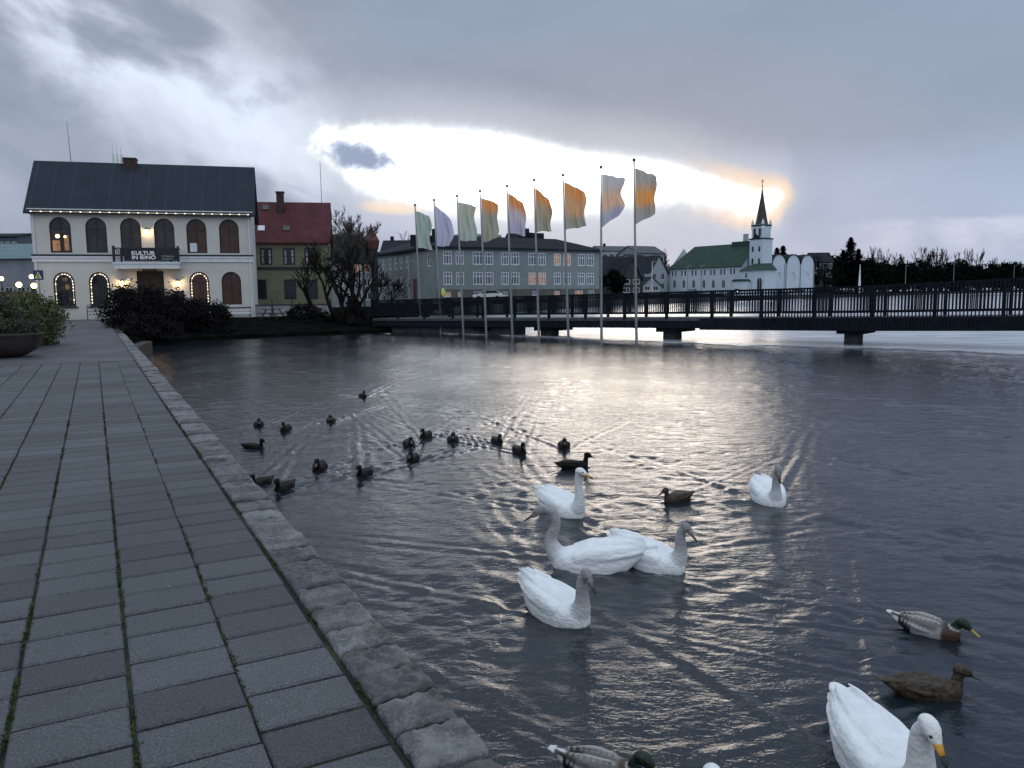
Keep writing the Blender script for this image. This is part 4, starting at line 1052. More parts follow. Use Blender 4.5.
# tower on the right gable
tw = empty('tower', (L6 + 3.2, W6 / 2 - 1.8, 0)); tw.parent = CH
sc6 = 790 / 238.0
hpx = lambda py: (291.8 - py) / sc6 + CAMZ - zc
ztw, zsp, ztop = hpx(243), hpx(226), hpx(191.5)
MB().box(-2.3, 2.3, -2.3, 2.3, -1, ztw + 1).build('shaft', M['churchwhite'], tw)
MB().box(-1.9, 1.9, -1.9, 1.9, ztw + .99, zsp).build('belfry', M['churchwhite'], tw)
mb = MB(); mb.box(-2.5, 2.5, -2.5, 2.5, ztw + .75, ztw + 1.1); mb.box(-2.1, 2.1, -2.1, 2.1, zsp - .5, zsp - .1); mb.build('cornice', M['slate'], tw)
for s in (-1, 1):
    for t_ in (-1, 1): MB().loft([[(s * 1.8 + r * a, t_ * 1.8 + r * b, z) for a, b in ((-1, -1), (1, -1), (1, 1), (-1, 1))] for r, z in ((.28, zsp - 1.5), (.28, zsp + .5), (.03, zsp + 1.5))]).build('pinnacle', M['whiteframe'], tw)
rg = lambda r, z: [(r * math.cos(2 * math.pi * (j + .5) / 8), r * math.sin(2 * math.pi * (j + .5) / 8), z) for j in range(8)]
MB().loft([rg(1.95, zsp - .1), rg(1.55, zsp + 1.6), rg(.08, ztop)]).build('spire', M['spire'], tw)
MB().tube([(0, 0, ztop - .3), (0, 0, ztop + 2.7)], .08, 5).ball((0, 0, ztop + .7), .22, 6).box(-.45, .45, -.06, .06, ztop + 2.0, ztop + 2.2).build('weather_cross', M['darkmetal'], tw)
for (x, z, ww, hh) in ((-1.15, ztw - 5.5, .32, .8), (1.15, ztw - 5.5, .32, .8), (-1.15, ztw - 2.0, .32, .8), (1.15, ztw - 2.0, .32, .8)):
    w_ = window(tw, [(a, b) for a, b in arch(x - ww, x + ww, z - hh, z + hh, 6)], M['darkframe'], M['glass'], 1, 1, y=-2.36, fw=.06)
for x in (-.9, .9):
    window(tw, arch(x - .38, x + .38, ztw + 1.6, ztw + 4.0, 6), M['darkframe'], M['glass'], 1, 1, y=-1.97, fw=.06)
MB().prism([(-1.3, ztw + 1.1), (1.3, ztw + 1.1), (0, ztw + 2.2)], -2.5, -2.0).build('gablet', M['slate'], tw)
# porch and side chapel
zp = hpx(271)
MB().box(-1.6, 7.0, -7.5, -2.35, -1, zp).build('porch_wall', M['churchwhite'], tw)
MB().add([(-2.1, -8, zp), (7.6, -8, zp), (7.6, -2.35, zp), (-2.1, -2.35, zp), (-.6, -2.6, hpx(264)), (5.6, -2.6, hpx(264))], [(0, 1, 5, 4), (1, 2, 5), (2, 3, 4, 5), (3, 0, 4), (0, 3, 2, 1)]).build('porch_roof', M['greenroof'], tw)
MB().prism([(-3.2, hpx(281)), (2.6, hpx(281)), (1.6, hpx(279)), (-2.2, hpx(279))], -9.5, -7.55).build('entrance_canopy', M['greenroof'], tw)
MB().box(-2.9, 2.3, -9.2, -7.55, -1, hpx(281.2)).build('entrance_wall', M['churchwhite'], tw)
window(tw, arch(4.4, 6.2, -.2, hpx(277.5), 6), M['churchwhite'], M['glass'], 2, 1, y=-7.56, fw=.1)
window(tw, rect(.2, 1.1, hpx(278), hpx(273)), M['whiteframe'], M['glass'], 1, 1, y=-7.56, fw=.1)
# white hall with three round gables beside the church
A7 = at(771, 290, 238); B7 = at(813.5, 290, 246); A7.z = B7.z = zc
L7, r7 = frame_of(A7, B7)
H7 = tag(empty('parish_hall', A7, r7), 'white hall with three round topped gables right of the church tower', 'building')
zs7 = hpx(264); rr7 = L7 / 6
mb = MB(); out_ = [(0, -1), (L7, -1), (L7, zs7 - .3)]
for k in (2, 1, 0):
    cx = rr7 * (2 * k + 1); out_ += [(cx + rr7 * .93 * math.cos(math.pi * j / 10), zs7 + rr7 * .93 * math.sin(math.pi * j / 10)) for j in range(11)]
out_ += [(0, zs7 - .3)]
hs = [arch(rr7 * (2 * k + 1) - .8, rr7 * (2 * k + 1) + .8, hpx(279), hpx(272), 6) for k in range(3)]
facade(mb, out_, hs, depth=.2); mb.quad((L7, 0, -1), (L7, 10, -1), (L7, 10, zs7), (L7, 0, zs7)); mb.quad((0, 10, -1), (0, 0, -1), (0, 0, zs7), (0, 10, zs7))
mb.build('wall', M['churchwhite'], H7)
for p in hs: window(H7, p, M['churchwhite'], M['churchwhite'], 1, 1, y=.12, fw=.1)
for k in range(3):
    cx = rr7 * (2 * k + 1); pts_ = [(cx + rr7 * 1.02 * math.cos(math.pi * j / 12), zs7 + rr7 * 1.02 * math.sin(math.pi * j / 12)) for j in range(13)]
    mb = MB(); vs = []
    for y in (-.3, 10): vs += [(a, y, b) for a, b in pts_]
    for y in (-.3, 10): vs += [(cx + (a - cx) * .93, y, zs7 + (b - zs7) * .93) for a, b in pts_]
    n = 13; mb.add(vs, [(i, i + 1, i + 1 + n, i + n) for i in range(12)] + [(i, i + 2 * n, i + 1 + 2 * n, i + 1) for i in range(12)])
    mb.build('roof', M['slate'], H7)
for k in range(4): MB().tube([(min(L7 - .2, max(.2, rr7 * 2 * k)), -.12, -1), (min(L7 - .2, max(.2, rr7 * 2 * k)), -.12, zs7)], .12, 5).build('drainpipe', M['midwall'], H7)
#@@PART4

# ================================================================== FOOTBRIDGE
def P(px, py, z): return G(px, py, z)
bl = at(372, 318, 56.2); br_ = G(849, 346, WZ)
b_far = at(372, 318, 56.2)
bA = Vector((bl.x, bl.y, 0)); bB = Vector((br_.x, br_.y, 0))
Lb0, rb = frame_of(bA, bB)
ru = Vector((math.cos(rb), math.sin(rb), 0)); rn = Vector((-ru.y, ru.x, 0))
LB = Lb0 + 13.5
def zdeck(s): return .10 + .36 * min(1, s / Lb0) + .02 * max(0, s - Lb0)
def zrail(s): return 1.38 + .50 * min(1, s / Lb0) + .04 * max(0, s - Lb0)
BR = tag(empty('footbridge', bA, rb), 'dark low footbridge on stubby piers crossing the icy edge of the lake', 'bridge')
def on_s(px):                                       # distance along the bridge seen at a pixel column
    s, z = sz(px, 318, bA, rb); return s
S_SW = on_s(727)
WB = 2.6
def slab(mb, s0, s1, y0, y1, z0, z1, n=12):
    for k in range(n):
        a, b = s0 + (s1 - s0) * k / n, s0 + (s1 - s0) * (k + 1) / n
        mb.add([(a, y0, z0(a)), (b, y0, z0(b)), (b, y1, z0(b)), (a, y1, z0(a)), (a, y0, z1(a)), (b, y0, z1(b)), (b, y1, z1(b)), (a, y1, z1(a))], [(0, 3, 2, 1), (4, 5, 6, 7), (0, 1, 5, 4), (2, 3, 7, 6)] + ([(3, 0, 4, 7)] if k == 0 else []) + ([(1, 2, 6, 5)] if k == n - 1 else []))
mb = MB(); slab(mb, 0, LB, 0, WB, lambda s: zdeck(s) - .16, lambda s: zdeck(s))
mb.build('deck', mat('bridge_planks', (.05, .055, .065), .7, .3, 5), BR)
mb = MB(); slab(mb, 0, LB, .04, .34, lambda s: zdeck(s) - .55, lambda s: zdeck(s) - .162); slab(mb, 0, LB, WB - .34, WB - .04, lambda s: zdeck(s) - .55, lambda s: zdeck(s) - .162)
mb.build('girder', M['bridgewood'], BR)
mb = MB(); slab(mb, on_s(700), LB, -.05, -.004, lambda s: zdeck(s) - .62, lambda s: zdeck(s) - .03); mb.build('fascia', M['bridgewood'], BR)
bay = 2.55; nb = int(LB / bay)
for side, y in (('near', .06), ('far', WB - .06)):
    for k in range(nb + 1):
        s = k * bay; zd, zrl = zdeck(s), zrail(s)
        MB().box(s - .07, s + .07, y - .06, y + .06, zd - .1, zrl - .03).build('post', M['bridgewood'], BR)
        if k == nb: break
        a, b = s + .07, s + bay - .07
        mb = MB()
        cap = lambda q, off=0: zrail(q) + off
        slab(mb, a - .14, b + .14 if False else b, y - .05, y + .05, lambda q: zrail(q) - .07, lambda q: zrail(q), 1)
        slab(mb, a, b, y - .025, y + .025, lambda q: zdeck(q) + .20, lambda q: zdeck(q) + .27, 1)
        slab(mb, a, b, y - .025, y + .025, lambda q: zrail(q) - .22, lambda q: zrail(q) - .17, 1)
        n = 17 if s > S_SW - 1 else 22
        for j in range(n):
            q_s_ = a + (b - a) * (j + .5) / n
            low = zdeck(q_s_) + .20 if (s < S_SW or side == 'far') else zdeck(q_s_) - .60
            yy = y if (s < S_SW or side == 'far') else -.075
            wd = .017 if s < S_SW else .026
            mb.box(q_s_ - wd, q_s_ + wd, yy - .02, yy + .02, low, zrail(q_s_) - .07 + (.0 if yy == y else .055))
        mb.build('railing_panel', M['bridgewood'], BR)
for k, (px, py, hw) in enumerate(((478, 333.5, .35), (541, 337, .40), (665, 341.5, .36), (849, 346, .32), (1075, 352, .32))):
    s = on_s(px)
    zt = zdeck(s) - .55
    pr = MB().box(s - hw, s + hw, .5, 1.3, WZ - 1.2, zt - .2).build('pier', mat('pier_concrete', (.03, .032, .034), .85, .4, 2) if k == 0 else bpy.data.materials['pier_concrete'], BR)
    MB().box(s - hw - .28, s + hw + .28, .2, WB - .2, zt - .22, zt).build('pier_cap', M['bridgewood'], pr)
# thin trusses under the left half of the deck
mb = MB()
mb.box(on_s(385), on_s(505), .5, WB - .5, WZ - .3, -.35)
mb.build('abutment', M['quaystone'], BR)

# ------------------------------------------------------------------ flags
poles = [(415, 205, 421, 331.5), (434, 200, 441, 333), (457, 196, 463.5, 334.5), (480, 191, 486.5, 336), (507, 186, 512.5, 337.2), (534, 180, 539, 338), (563, 175, 568.5, 339), (601, 167, 601.5, 340), (634, 160, 636.5, 340.5)]
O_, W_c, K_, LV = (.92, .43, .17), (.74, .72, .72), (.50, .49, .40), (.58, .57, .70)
GR = (.52, .60, .54)
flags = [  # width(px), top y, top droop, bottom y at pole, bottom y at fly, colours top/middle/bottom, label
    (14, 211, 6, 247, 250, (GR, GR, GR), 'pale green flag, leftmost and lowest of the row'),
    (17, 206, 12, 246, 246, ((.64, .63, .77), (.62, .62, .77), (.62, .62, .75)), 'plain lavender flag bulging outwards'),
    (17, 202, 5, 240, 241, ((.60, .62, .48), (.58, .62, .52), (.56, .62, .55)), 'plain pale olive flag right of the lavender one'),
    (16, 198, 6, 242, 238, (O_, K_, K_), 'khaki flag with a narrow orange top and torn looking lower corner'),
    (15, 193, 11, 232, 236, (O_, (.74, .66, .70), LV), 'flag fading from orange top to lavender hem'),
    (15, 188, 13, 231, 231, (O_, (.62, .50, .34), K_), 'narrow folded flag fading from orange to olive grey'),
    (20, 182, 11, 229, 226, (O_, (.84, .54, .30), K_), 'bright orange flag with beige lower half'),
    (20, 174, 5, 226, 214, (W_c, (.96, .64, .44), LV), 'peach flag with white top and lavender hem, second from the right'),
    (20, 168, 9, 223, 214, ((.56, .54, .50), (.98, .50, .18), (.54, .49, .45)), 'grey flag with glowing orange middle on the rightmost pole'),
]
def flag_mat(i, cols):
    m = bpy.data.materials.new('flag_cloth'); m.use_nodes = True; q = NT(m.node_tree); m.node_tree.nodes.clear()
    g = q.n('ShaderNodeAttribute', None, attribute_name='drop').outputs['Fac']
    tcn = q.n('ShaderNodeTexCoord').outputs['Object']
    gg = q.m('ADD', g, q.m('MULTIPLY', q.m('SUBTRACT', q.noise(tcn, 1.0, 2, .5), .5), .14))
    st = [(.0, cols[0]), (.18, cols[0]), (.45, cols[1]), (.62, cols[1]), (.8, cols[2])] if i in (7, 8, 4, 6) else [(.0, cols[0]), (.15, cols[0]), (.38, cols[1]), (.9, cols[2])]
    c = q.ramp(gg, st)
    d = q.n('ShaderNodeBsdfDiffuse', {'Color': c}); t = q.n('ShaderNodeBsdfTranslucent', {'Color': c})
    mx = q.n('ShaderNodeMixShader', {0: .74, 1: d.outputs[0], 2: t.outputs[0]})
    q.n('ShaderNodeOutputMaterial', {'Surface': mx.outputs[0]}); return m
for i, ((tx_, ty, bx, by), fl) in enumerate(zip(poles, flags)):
    base = G(bx, by, WZ + .03)
    Yd = base.y; top = at(tx_, ty, Yd)
    f0 = tag(empty('flagpole', base), ['first flagpole from the left, shortest', 'second flagpole from the left, with the lavender flag', 'third flagpole from the left, with the plain olive flag', 'fourth flagpole from the left, with the khaki flag', 'middle flagpole of the nine', 'fourth flagpole from the right, in front of a bridge pier', 'third flagpole from the right, with the bright orange flag', 'second flagpole from the right, with the peach flag', 'rightmost and tallest flagpole beside the bridge'][i], 'flagpole', 'flagpoles standing in the ice beside the bridge')
    tl = top - base
    MB().tube([(0, 0, -1.5), (0, 0, 0), tl * .5, tl], [.075, .075, .06, .04], 8).build('pole', M['pole'], f0, smooth=True)
    MB().ball(tuple(tl), .085, 8).build('finial', M['darkmetal'], f0, smooth=True)
    w_px, y0, dr_, yb0, yb1, cols, lab = fl
    sc_ = at(0, 200, Yd); ppm = 790 / (Yd * 1.0)
    def onpole(py): 
        f = (py - by) / (ty - by); return base + tl * f
    NU, NV = 26, 34; vs = []; at_ = []
    rw = random.uniform(0, 6)
    for a in range(NU):
        u = a / (NU - 1)
        for b in range(NV):
            v = b / (NV - 1)
            pyt = y0 + dr_ * (u ** 1.2); pyb = yb0 + (yb1 - yb0) * u
            py = pyt + (pyb - pyt) * v
            p = onpole(py)
            bulge = {1: .35 * math.sin(math.pi * min(1, v * 1.05)) * 1.0, 7: .12 * math.sin(v * 9 + 1) - .25 * max(0, v - .75), 8: .05 * math.sin(v * 8) - .5 * max(0, v - .72), 3: -.5 * max(0, v - .8) + .05 * math.sin(v * 9), 4: .12 * math.sin(v * 3.2)}.get(i, .06 * math.sin(v * 7 + i))
            wd = (w_px / ppm) * (.98 + bulge) * (1 if i != 1 else .78)
            fold = .20 * u ** .7 * math.sin(2.2 * math.pi * u + 2.4 * v + rw) + .11 * u ** .6 * math.sin(5.5 * math.pi * u - 3.5 * v + 2 * rw) + .05 * math.sin(2.5 * math.pi * v + 13 * u + rw) * u
            vs.append((p.x + .05 + wd * u + .03 * math.sin(9 * v + rw) * u, p.y + fold * 1.3 - .3 * u, p.z + .02 * math.sin(8 * u + rw)))
            at_.append(v)
    mb = MB(); mb.add(vs, [(a * NV + b, (a + 1) * NV + b, (a + 1) * NV + b + 1, a * NV + b + 1) for a in range(NU - 1) for b in range(NV - 1)])
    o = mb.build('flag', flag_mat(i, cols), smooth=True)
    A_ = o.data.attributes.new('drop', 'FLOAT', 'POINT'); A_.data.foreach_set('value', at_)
    # put the flag's origin at the pole
    off = Vector((base.x, base.y, base.z)); o.data.transform(Matrix.Translation(-off)); o.location = off
    tag(o, lab, 'flag', 'flags flying on the row of poles')

# ================================================================== BIRDS
def ell(cx, hw, ht, hb, zc, n=22, y=0, nrm=2.3):
    pts = []
    for j in range(n):
        a = 2 * math.pi * j / n; c, s = math.cos(a), math.sin(a)
        yy = abs(c) ** (2 / nrm) * (1 if c >= 0 else -1) * hw; zz = abs(s) ** (2 / nrm) * (1 if s >= 0 else -1) * (ht if s >= 0 else hb)
        pts.append((cx, y + yy, zc + zz))
    return pts
def crom(pts, rad, n=8):
    out, ro_ = [], []
    P_ = [Vector(p) for p in pts]; P_ = [2 * P_[0] - P_[1]] + P_ + [2 * P_[-1] - P_[-2]]; Rr = [rad[0]] + list(rad) + [rad[-1]]
    for i in range(1, len(P_) - 2):
        for k in range(n):
            t = k / n; t2, t3 = t * t, t ** 3
            out.append(.5 * ((2 * P_[i]) + (-P_[i - 1] + P_[i + 1]) * t + (2 * P_[i - 1] - 5 * P_[i] + 4 * P_[i + 1] - P_[i + 2]) * t2 + (-P_[i - 1] + 3 * P_[i] - 3 * P_[i + 1] + P_[i + 2]) * t3))
            ro_.append(Rr[i] * (1 - t) + Rr[i + 1] * t)
    out.append(P_[-2]); ro_.append(Rr[-2]); return out, ro_
def dens(sec, k=4):
    out = []
    for a, b in zip(sec, sec[1:]):
        out += [tuple(p + (q - p) * i / k for p, q in zip(a, b)) for i in range(k)]
    return out + [sec[-1]]
class Bird:
    def __init__(s): s.mb = MB(); s.cols = []
    def col(s, c): s.cols += [c] * (len(s.mb.v) - len(s.cols))
    def finish(s, voxel, smooth_it):
        me = bpy.data.meshes.new('tmp'); me.from_pydata(s.mb.v, [], s.mb.f); me.update()
        bm = bmesh.new(); bm.from_mesh(me); bmesh.ops.recalc_face_normals(bm, faces=bm.faces); bm.to_mesh(me); bm.free()
        o = bpy.data.objects.new('tmp', me); COL.objects.link(o)
        r = o.modifiers.new('r', 'REMESH'); r.mode = 'VOXEL'; r.voxel_size = voxel; r.use_smooth_shade = True
        sm = o.modifiers.new('s', 'SMOOTH'); sm.factor = .6; sm.iterations = smooth_it
        dg = bpy.context.evaluated_depsgraph_get(); m2 = bpy.data.meshes.new_from_object(o.evaluated_get(dg)); bpy.data.objects.remove(o)
        kd = KDTree(len(s.mb.v))
        for i, v in enumerate(s.mb.v): kd.insert(v, i)
        kd.balance(); cols = []
        for v in m2.vertices:
            a = [0, 0, 0]; wt = 0
            for _, i, d in kd.find_n(v.co, 5):
                k = 1 / (d + .002) ** 2; wt += k; c = s.cols[i]
                a[0] += c[0] * k; a[1] += c[1] * k; a[2] += c[2] * k
            cols += [a[0] / wt, a[1] / wt, a[2] / wt, 1]
        ca = m2.color_attributes.new('plumage', 'FLOAT_COLOR', 'POINT'); ca.data.foreach_set('color', cols)
        return m2
def feather_mat(name, rough, kind):
    m = bpy.data.materials.new(name); m.use_nodes = True; q = NT(m.node_tree); m.node_tree.nodes.clear()
    c = q.n('ShaderNodeAttribute', None, attribute_name='plumage').outputs['Color']
    tcn = q.n('ShaderNodeTexCoord').outputs['Object']
    mp = q.n('ShaderNodeMapping', {'Vector': tcn, 'Scale': (.6, 1.2, 1.2)}).outputs[0]
    vor = q.n('ShaderNodeTexVoronoi', {'Vector': mp, 'Scale': 26 if kind == 'swan' else 46})
    nz = q.noise(tcn, 60, 4, .65); nb_ = q.noise(mp, 9, 4, .6)
    if kind == 'swan': cc = q.mix(q.m('MULTIPLY', q.ss(nb_, .4, .75), .14), c, (.50, .50, .52))
    elif kind == 'hen':
        sp = q.ss(q.m('ADD', vor.outputs['Distance'], q.m('MULTIPLY', q.m('SUBTRACT', nz, .5), .8)), .35, .65)
        cc = q.mix(q.m('MULTIPLY', sp, .75), c, (.060, .044, .028))
    elif kind == 'far': cc = q.mix(q.m('MULTIPLY', q.ss(nz, .45, .6), .25), c, (.02, .02, .02))
    else: cc = q.mix(q.m('MULTIPLY', q.ss(nz, .45, .6), .12), c, (.10, .10, .10))
    h = q.m('ADD', q.m('MULTIPLY', vor.outputs['Distance'], .8), q.m('ADD', nz, nb_))
    bn = q.n('ShaderNodeBump', {'Height': h, 'Strength': .6 if kind == 'swan' else .5, 'Distance': .014 if kind == 'swan' else .006})
    p = q.n('ShaderNodeBsdfPrincipled', {'Base Color': cc, 'Roughness': rough, 'Normal': bn.outputs[0], 'Specular IOR Level': {'swan': .25, 'far': .08}.get(kind, .3), 'Sheen Weight': .15 if kind == 'swan' else .0})
    q.n('ShaderNodeOutputMaterial', {'Surface': p.outputs[0]}); return m
M['swanf'] = feather_mat('swan_feathers', .8, 'swan'); M['henf'] = feather_mat('hen_feathers', .6, 'hen'); M['drakef'] = feather_mat('drake_feathers', .5, 'drake')
M['farf'] = feather_mat('dark_duck_feathers', .6, 'far')
M['yellowbill'] = mat('yellow_bill', (.62, .30, .045), .45, .1, 10); M['blackbill'] = mat('black_bill', (.015, .015, .016), .4, .1, 10)
M['pinkbill'] = mat('pinkish_bill', (.12, .09, .092), .45, .2, 10); M['eye'] = mat('eye', (.006, .005, .005), .1); M['olivebill'] = mat('olive_bill', (.30, .22, .05), .45, .1, 10)
M['darkolive'] = mat('dark_bill', (.06, .045, .03), .5)
def swan_mesh(kind, pose, voxel=.011, look=0):
    B_ = Bird(); mb = B_.mb
    white = (.80, .82, .86); grey = (.29, .29, .31) if kind == 'young' else (.60, .61, .63); head = (.22, .215, .22) if kind == 'young' else (.76, .77, .78)
    # body
    sec = [(-.47, .03, .015, .03, .17), (-.40, .09, .05, .06, .14), (-.28, .16, .10, .13, .10), (-.12, .205, .15, .18, .07), (.05, .215, .16, .2, .06), (.20, .195, .14, .19, .06), (.31, .15, .12, .16, .06), (.385, .09, .085, .11, .06), (.42, .03, .03, .04, .06)]
    mb.loft([ell(x, hw, ht, hb, zc) for x, hw, ht, hb, zc in dens(sec, 3)]); B_.col(white)
    # tail
    mb.loft([ell(x, hw, ht, ht, zc, 14) for x, hw, ht, zc in ((-.56, .045, .008, .185), (-.50, .075, .014, .175), (-.38, .09, .022, .15), (-.25, .08, .02, .12))]); B_.col(white)
    # folded wings: a mantle plus layered flight feathers
    lift = {'near': .03, 'short': .03, 'bow': .008, 'front': .0}.get(pose, .012)
    for sg in (-1, 1):
        w = [(.27, .03, .02, .10, .11), (.20, .07, .07, .125, .12), (.05, .085, .10, .135, .14), (-.12, .08, .095, .125, .155 + lift * .4), (-.28, .062, .07, .10, .175 + lift * .8), (-.40, .045, .045, .06, .19 + lift), (-.49, .022, .022, .03, .20 + lift)]
        mb.loft([ell(x, hw, ht * .95, ht, zc, 16, sg * yc) for x, hw, ht, yc, zc in w]); B_.col(white)
        for k in range(4):
            z_ = .145 + .03 * k; y_ = sg * (.185 - .030 * k)
            pts, rr_ = crom([(.10 - .03 * k, y_ * 1.05, z_ - .01), (-.12, y_ * 1.03, z_ + .005 + lift * .3), (-.34, y_ * .72, z_ + .02 + lift * .8), (-.455 - .010 * k + (.02 if k == 3 else 0), y_ * .42, z_ + .028 + lift)], [.012, .026, .022, .006], 5)
            mb.tube(pts, rr_, 8); B_.col((.74, .76, .80) if k % 2 else white)
        if pose == 'short':
            for k in range(5):
                x = -.30 - .05 * k + random.uniform(-.01, .01); mb.tube([(x + .10, sg * (.09 - .012 * k), .25 + lift), (x, sg * (.075 - .012 * k), .262 + lift + .012 * (k % 2)), (x - .05, sg * (.06 - .01 * k), .262 + lift + .03 * (k % 2))], [.02, .016, .004], 7); B_.col(white)
    mb.loft([ell(x, hw, ht_, ht_, zc, 16) for x, hw, ht_, zc in ((.22, .05, .02, .17), (.08, .13, .05, .205), (-.12, .13, .055, .215 + lift * .4), (-.30, .095, .045, .205 + lift * .8), (-.42, .075, .034, .195 + lift), (-.52, .055, .024, .205 + lift), (-.575, .026, .010, .21 + lift))]); B_.col(white)
    if kind == 'young' and pose == 'bow':
        for k in range(3): mb.tube([(-.25, .03 + .03 * k, .17), (-.45, .03 + .015 * k, .20 - .02 * k), (-.60 + .03 * k, .03 + .01 * k, .215 - .035 * k)], [.02, .02, .004], 6); B_.col((.24, .23, .22))
    # neck
    N = {'up': ([(.26, 0, .06), (.36, 0, .14), (.395, 0, .27), (.375, 0, .40), (.37, 0, .52), (.385, 0, .585)], [.11, .095, .062, .049, .044, .045], (.43, 0, .612), -18),
         'bow': ([(.26, 0, .06), (.37, 0, .13), (.425, 0, .26), (.38, 0, .40), (.395, 0, .51), (.455, 0, .555)], [.11, .092, .060, .048, .044, .042], (.535, 0, .54), -28),
         'short': ([(.24, 0, .06), (.34, 0, .14), (.375, 0, .25), (.37, 0, .36), (.375, 0, .44), (.41, 0, .495)], [.115, .10, .070, .056, .049, .042], (.44, 0, .507), -38),
         'front': ([(.24, 0, .06), (.345, 0, .14), (.37, 0, .25), (.36, 0, .36), (.365, 0, .445), (.40, 0, .50)], [.11, .092, .060, .049, .045, .040], (.43, 0, .51), -52),
         'near': ([(.24, 0, .06), (.345, 0, .14), (.385, 0, .25), (.38, 0, .36), (.385, 0, .455), (.425, 0, .515)], [.115, .105, .078, .064, .056, .045], (.455, 0, .525), -46),
         'feed': ([(.24, 0, .06), (.36, 0, .12), (.46, 0, .14), (.56, 0, .12), (.63, 0, .08)], [.10, .08, .055, .045, .042], (.68, 0, .06), -30)}[pose]
    pts, rad, hc, tilt = N
    pp, rr_ = crom(pts, rad, 8)
    o = len(mb.v); mb.tube(pp, rr_, 14)
    n0 = len(B_.cols)
    for i in range(o, len(mb.v)):
        f = (i - o) / 14 / max(1, len(pp) - 1); g = min(1, max(0, (f - .10) / .40))
        B_.cols.append(tuple(a * (1 - g) + b * g for a, b in zip(white, grey)))
    # head
    ht = Matrix.Translation(hc) @ Matrix.Rotation(R(look), 4, 'Z') @ Matrix.Rotation(R(-tilt), 4, 'Y')
    hl = MB(); hl.loft([ell(x, hw, t_, b_, zc, 16, 0, 2.0) for x, hw, t_, b_, zc in ((-.075, .012, .012, .012, -.01), (-.06, .036, .034, .034, -.008), (-.02, .047, .047, .042, 0), (.02, .045, .044, .040, .0), (.055, .034, .030, .032, -.006), (.085, .024, .018, .024, -.012), (.10, .008, .008, .010, -.014))])
    mb.add([tuple(ht @ Vector(v)) for v in hl.v], hl.f); B_.col(head)
    me = B_.finish(voxel, 3)
    me.materials.append(M['swanf'])
    # bill, eyes joined into the same mesh
    ex = MB()
    def T(vs): return [tuple(ht @ Vector(v)) for v in vs]
    prof = [(.060, .0295, .018, .020, -.006), (.085, .0270, .016, .017, -.010), (.105, .0215, .012, .013, -.014), (.13, .0185, .009, .010, -.018), (.155, .0185, .007, .008, -.022), (.175, .014, .005, .006, -.026), (.185, .004, .003, .003, -.028)]
    rings = [T(ell(x, hw, a, b, zc, 14, 0, 2.0)) for x, hw, a, b, zc in prof]
    cut = 3
    ex.loft(rings[:cut + 1], 1); ex.loft(rings[cut:], 2)
    for sg in (-1, 1):
        e = MB(); e.ball((.040, sg * .0365, .012), .0085, 8); ex.add(T(e.v), e.f, 3)
    return join(me, ex, [M['swanf'], M['yellowbill'] if kind == 'adult' else M['pinkbill'], M['blackbill'], M['eye']])
def join(me, ex, mats, shift=1):
    while len(me.materials) < len(mats): me.materials.append(mats[len(me.materials)])
    bm = bmesh.new(); bm.from_mesh(me); lay = bm.verts.layers.float_color.get('plumage')
    vv = [bm.verts.new(v) for v in ex.v]
    for f, mi in zip(ex.f, ex.m):
        try: nf = bm.faces.new([vv[i] for i in f]); nf.material_index = mi; nf.smooth = True
        except ValueError: pass
    for f in bm.faces: f.smooth = True
    bm.to_mesh(me); bm.free()
    for m in mats[len(me.materials):]: me.materials.append(m)
    return me
def put_bird(name, me, d, cat, group):
    o = bpy.data.objects.new(name, me); COL.objects.link(o)
    o.location = d['loc'] + Vector((0, 0, d.get('dz', -.01))); o.rotation_euler = (0, 0, R(d['h'])); o.scale = (d['sc'],) * 3
    return tag(o, d['lab'], cat, group)
for d in SWANS:
    me = swan_mesh(d['kind'], d['pose'], .0085 if d['pose'] == 'near' else .011, d['look'])
    put_bird('swan', me, d, 'swan', 'swans swimming by the quay')
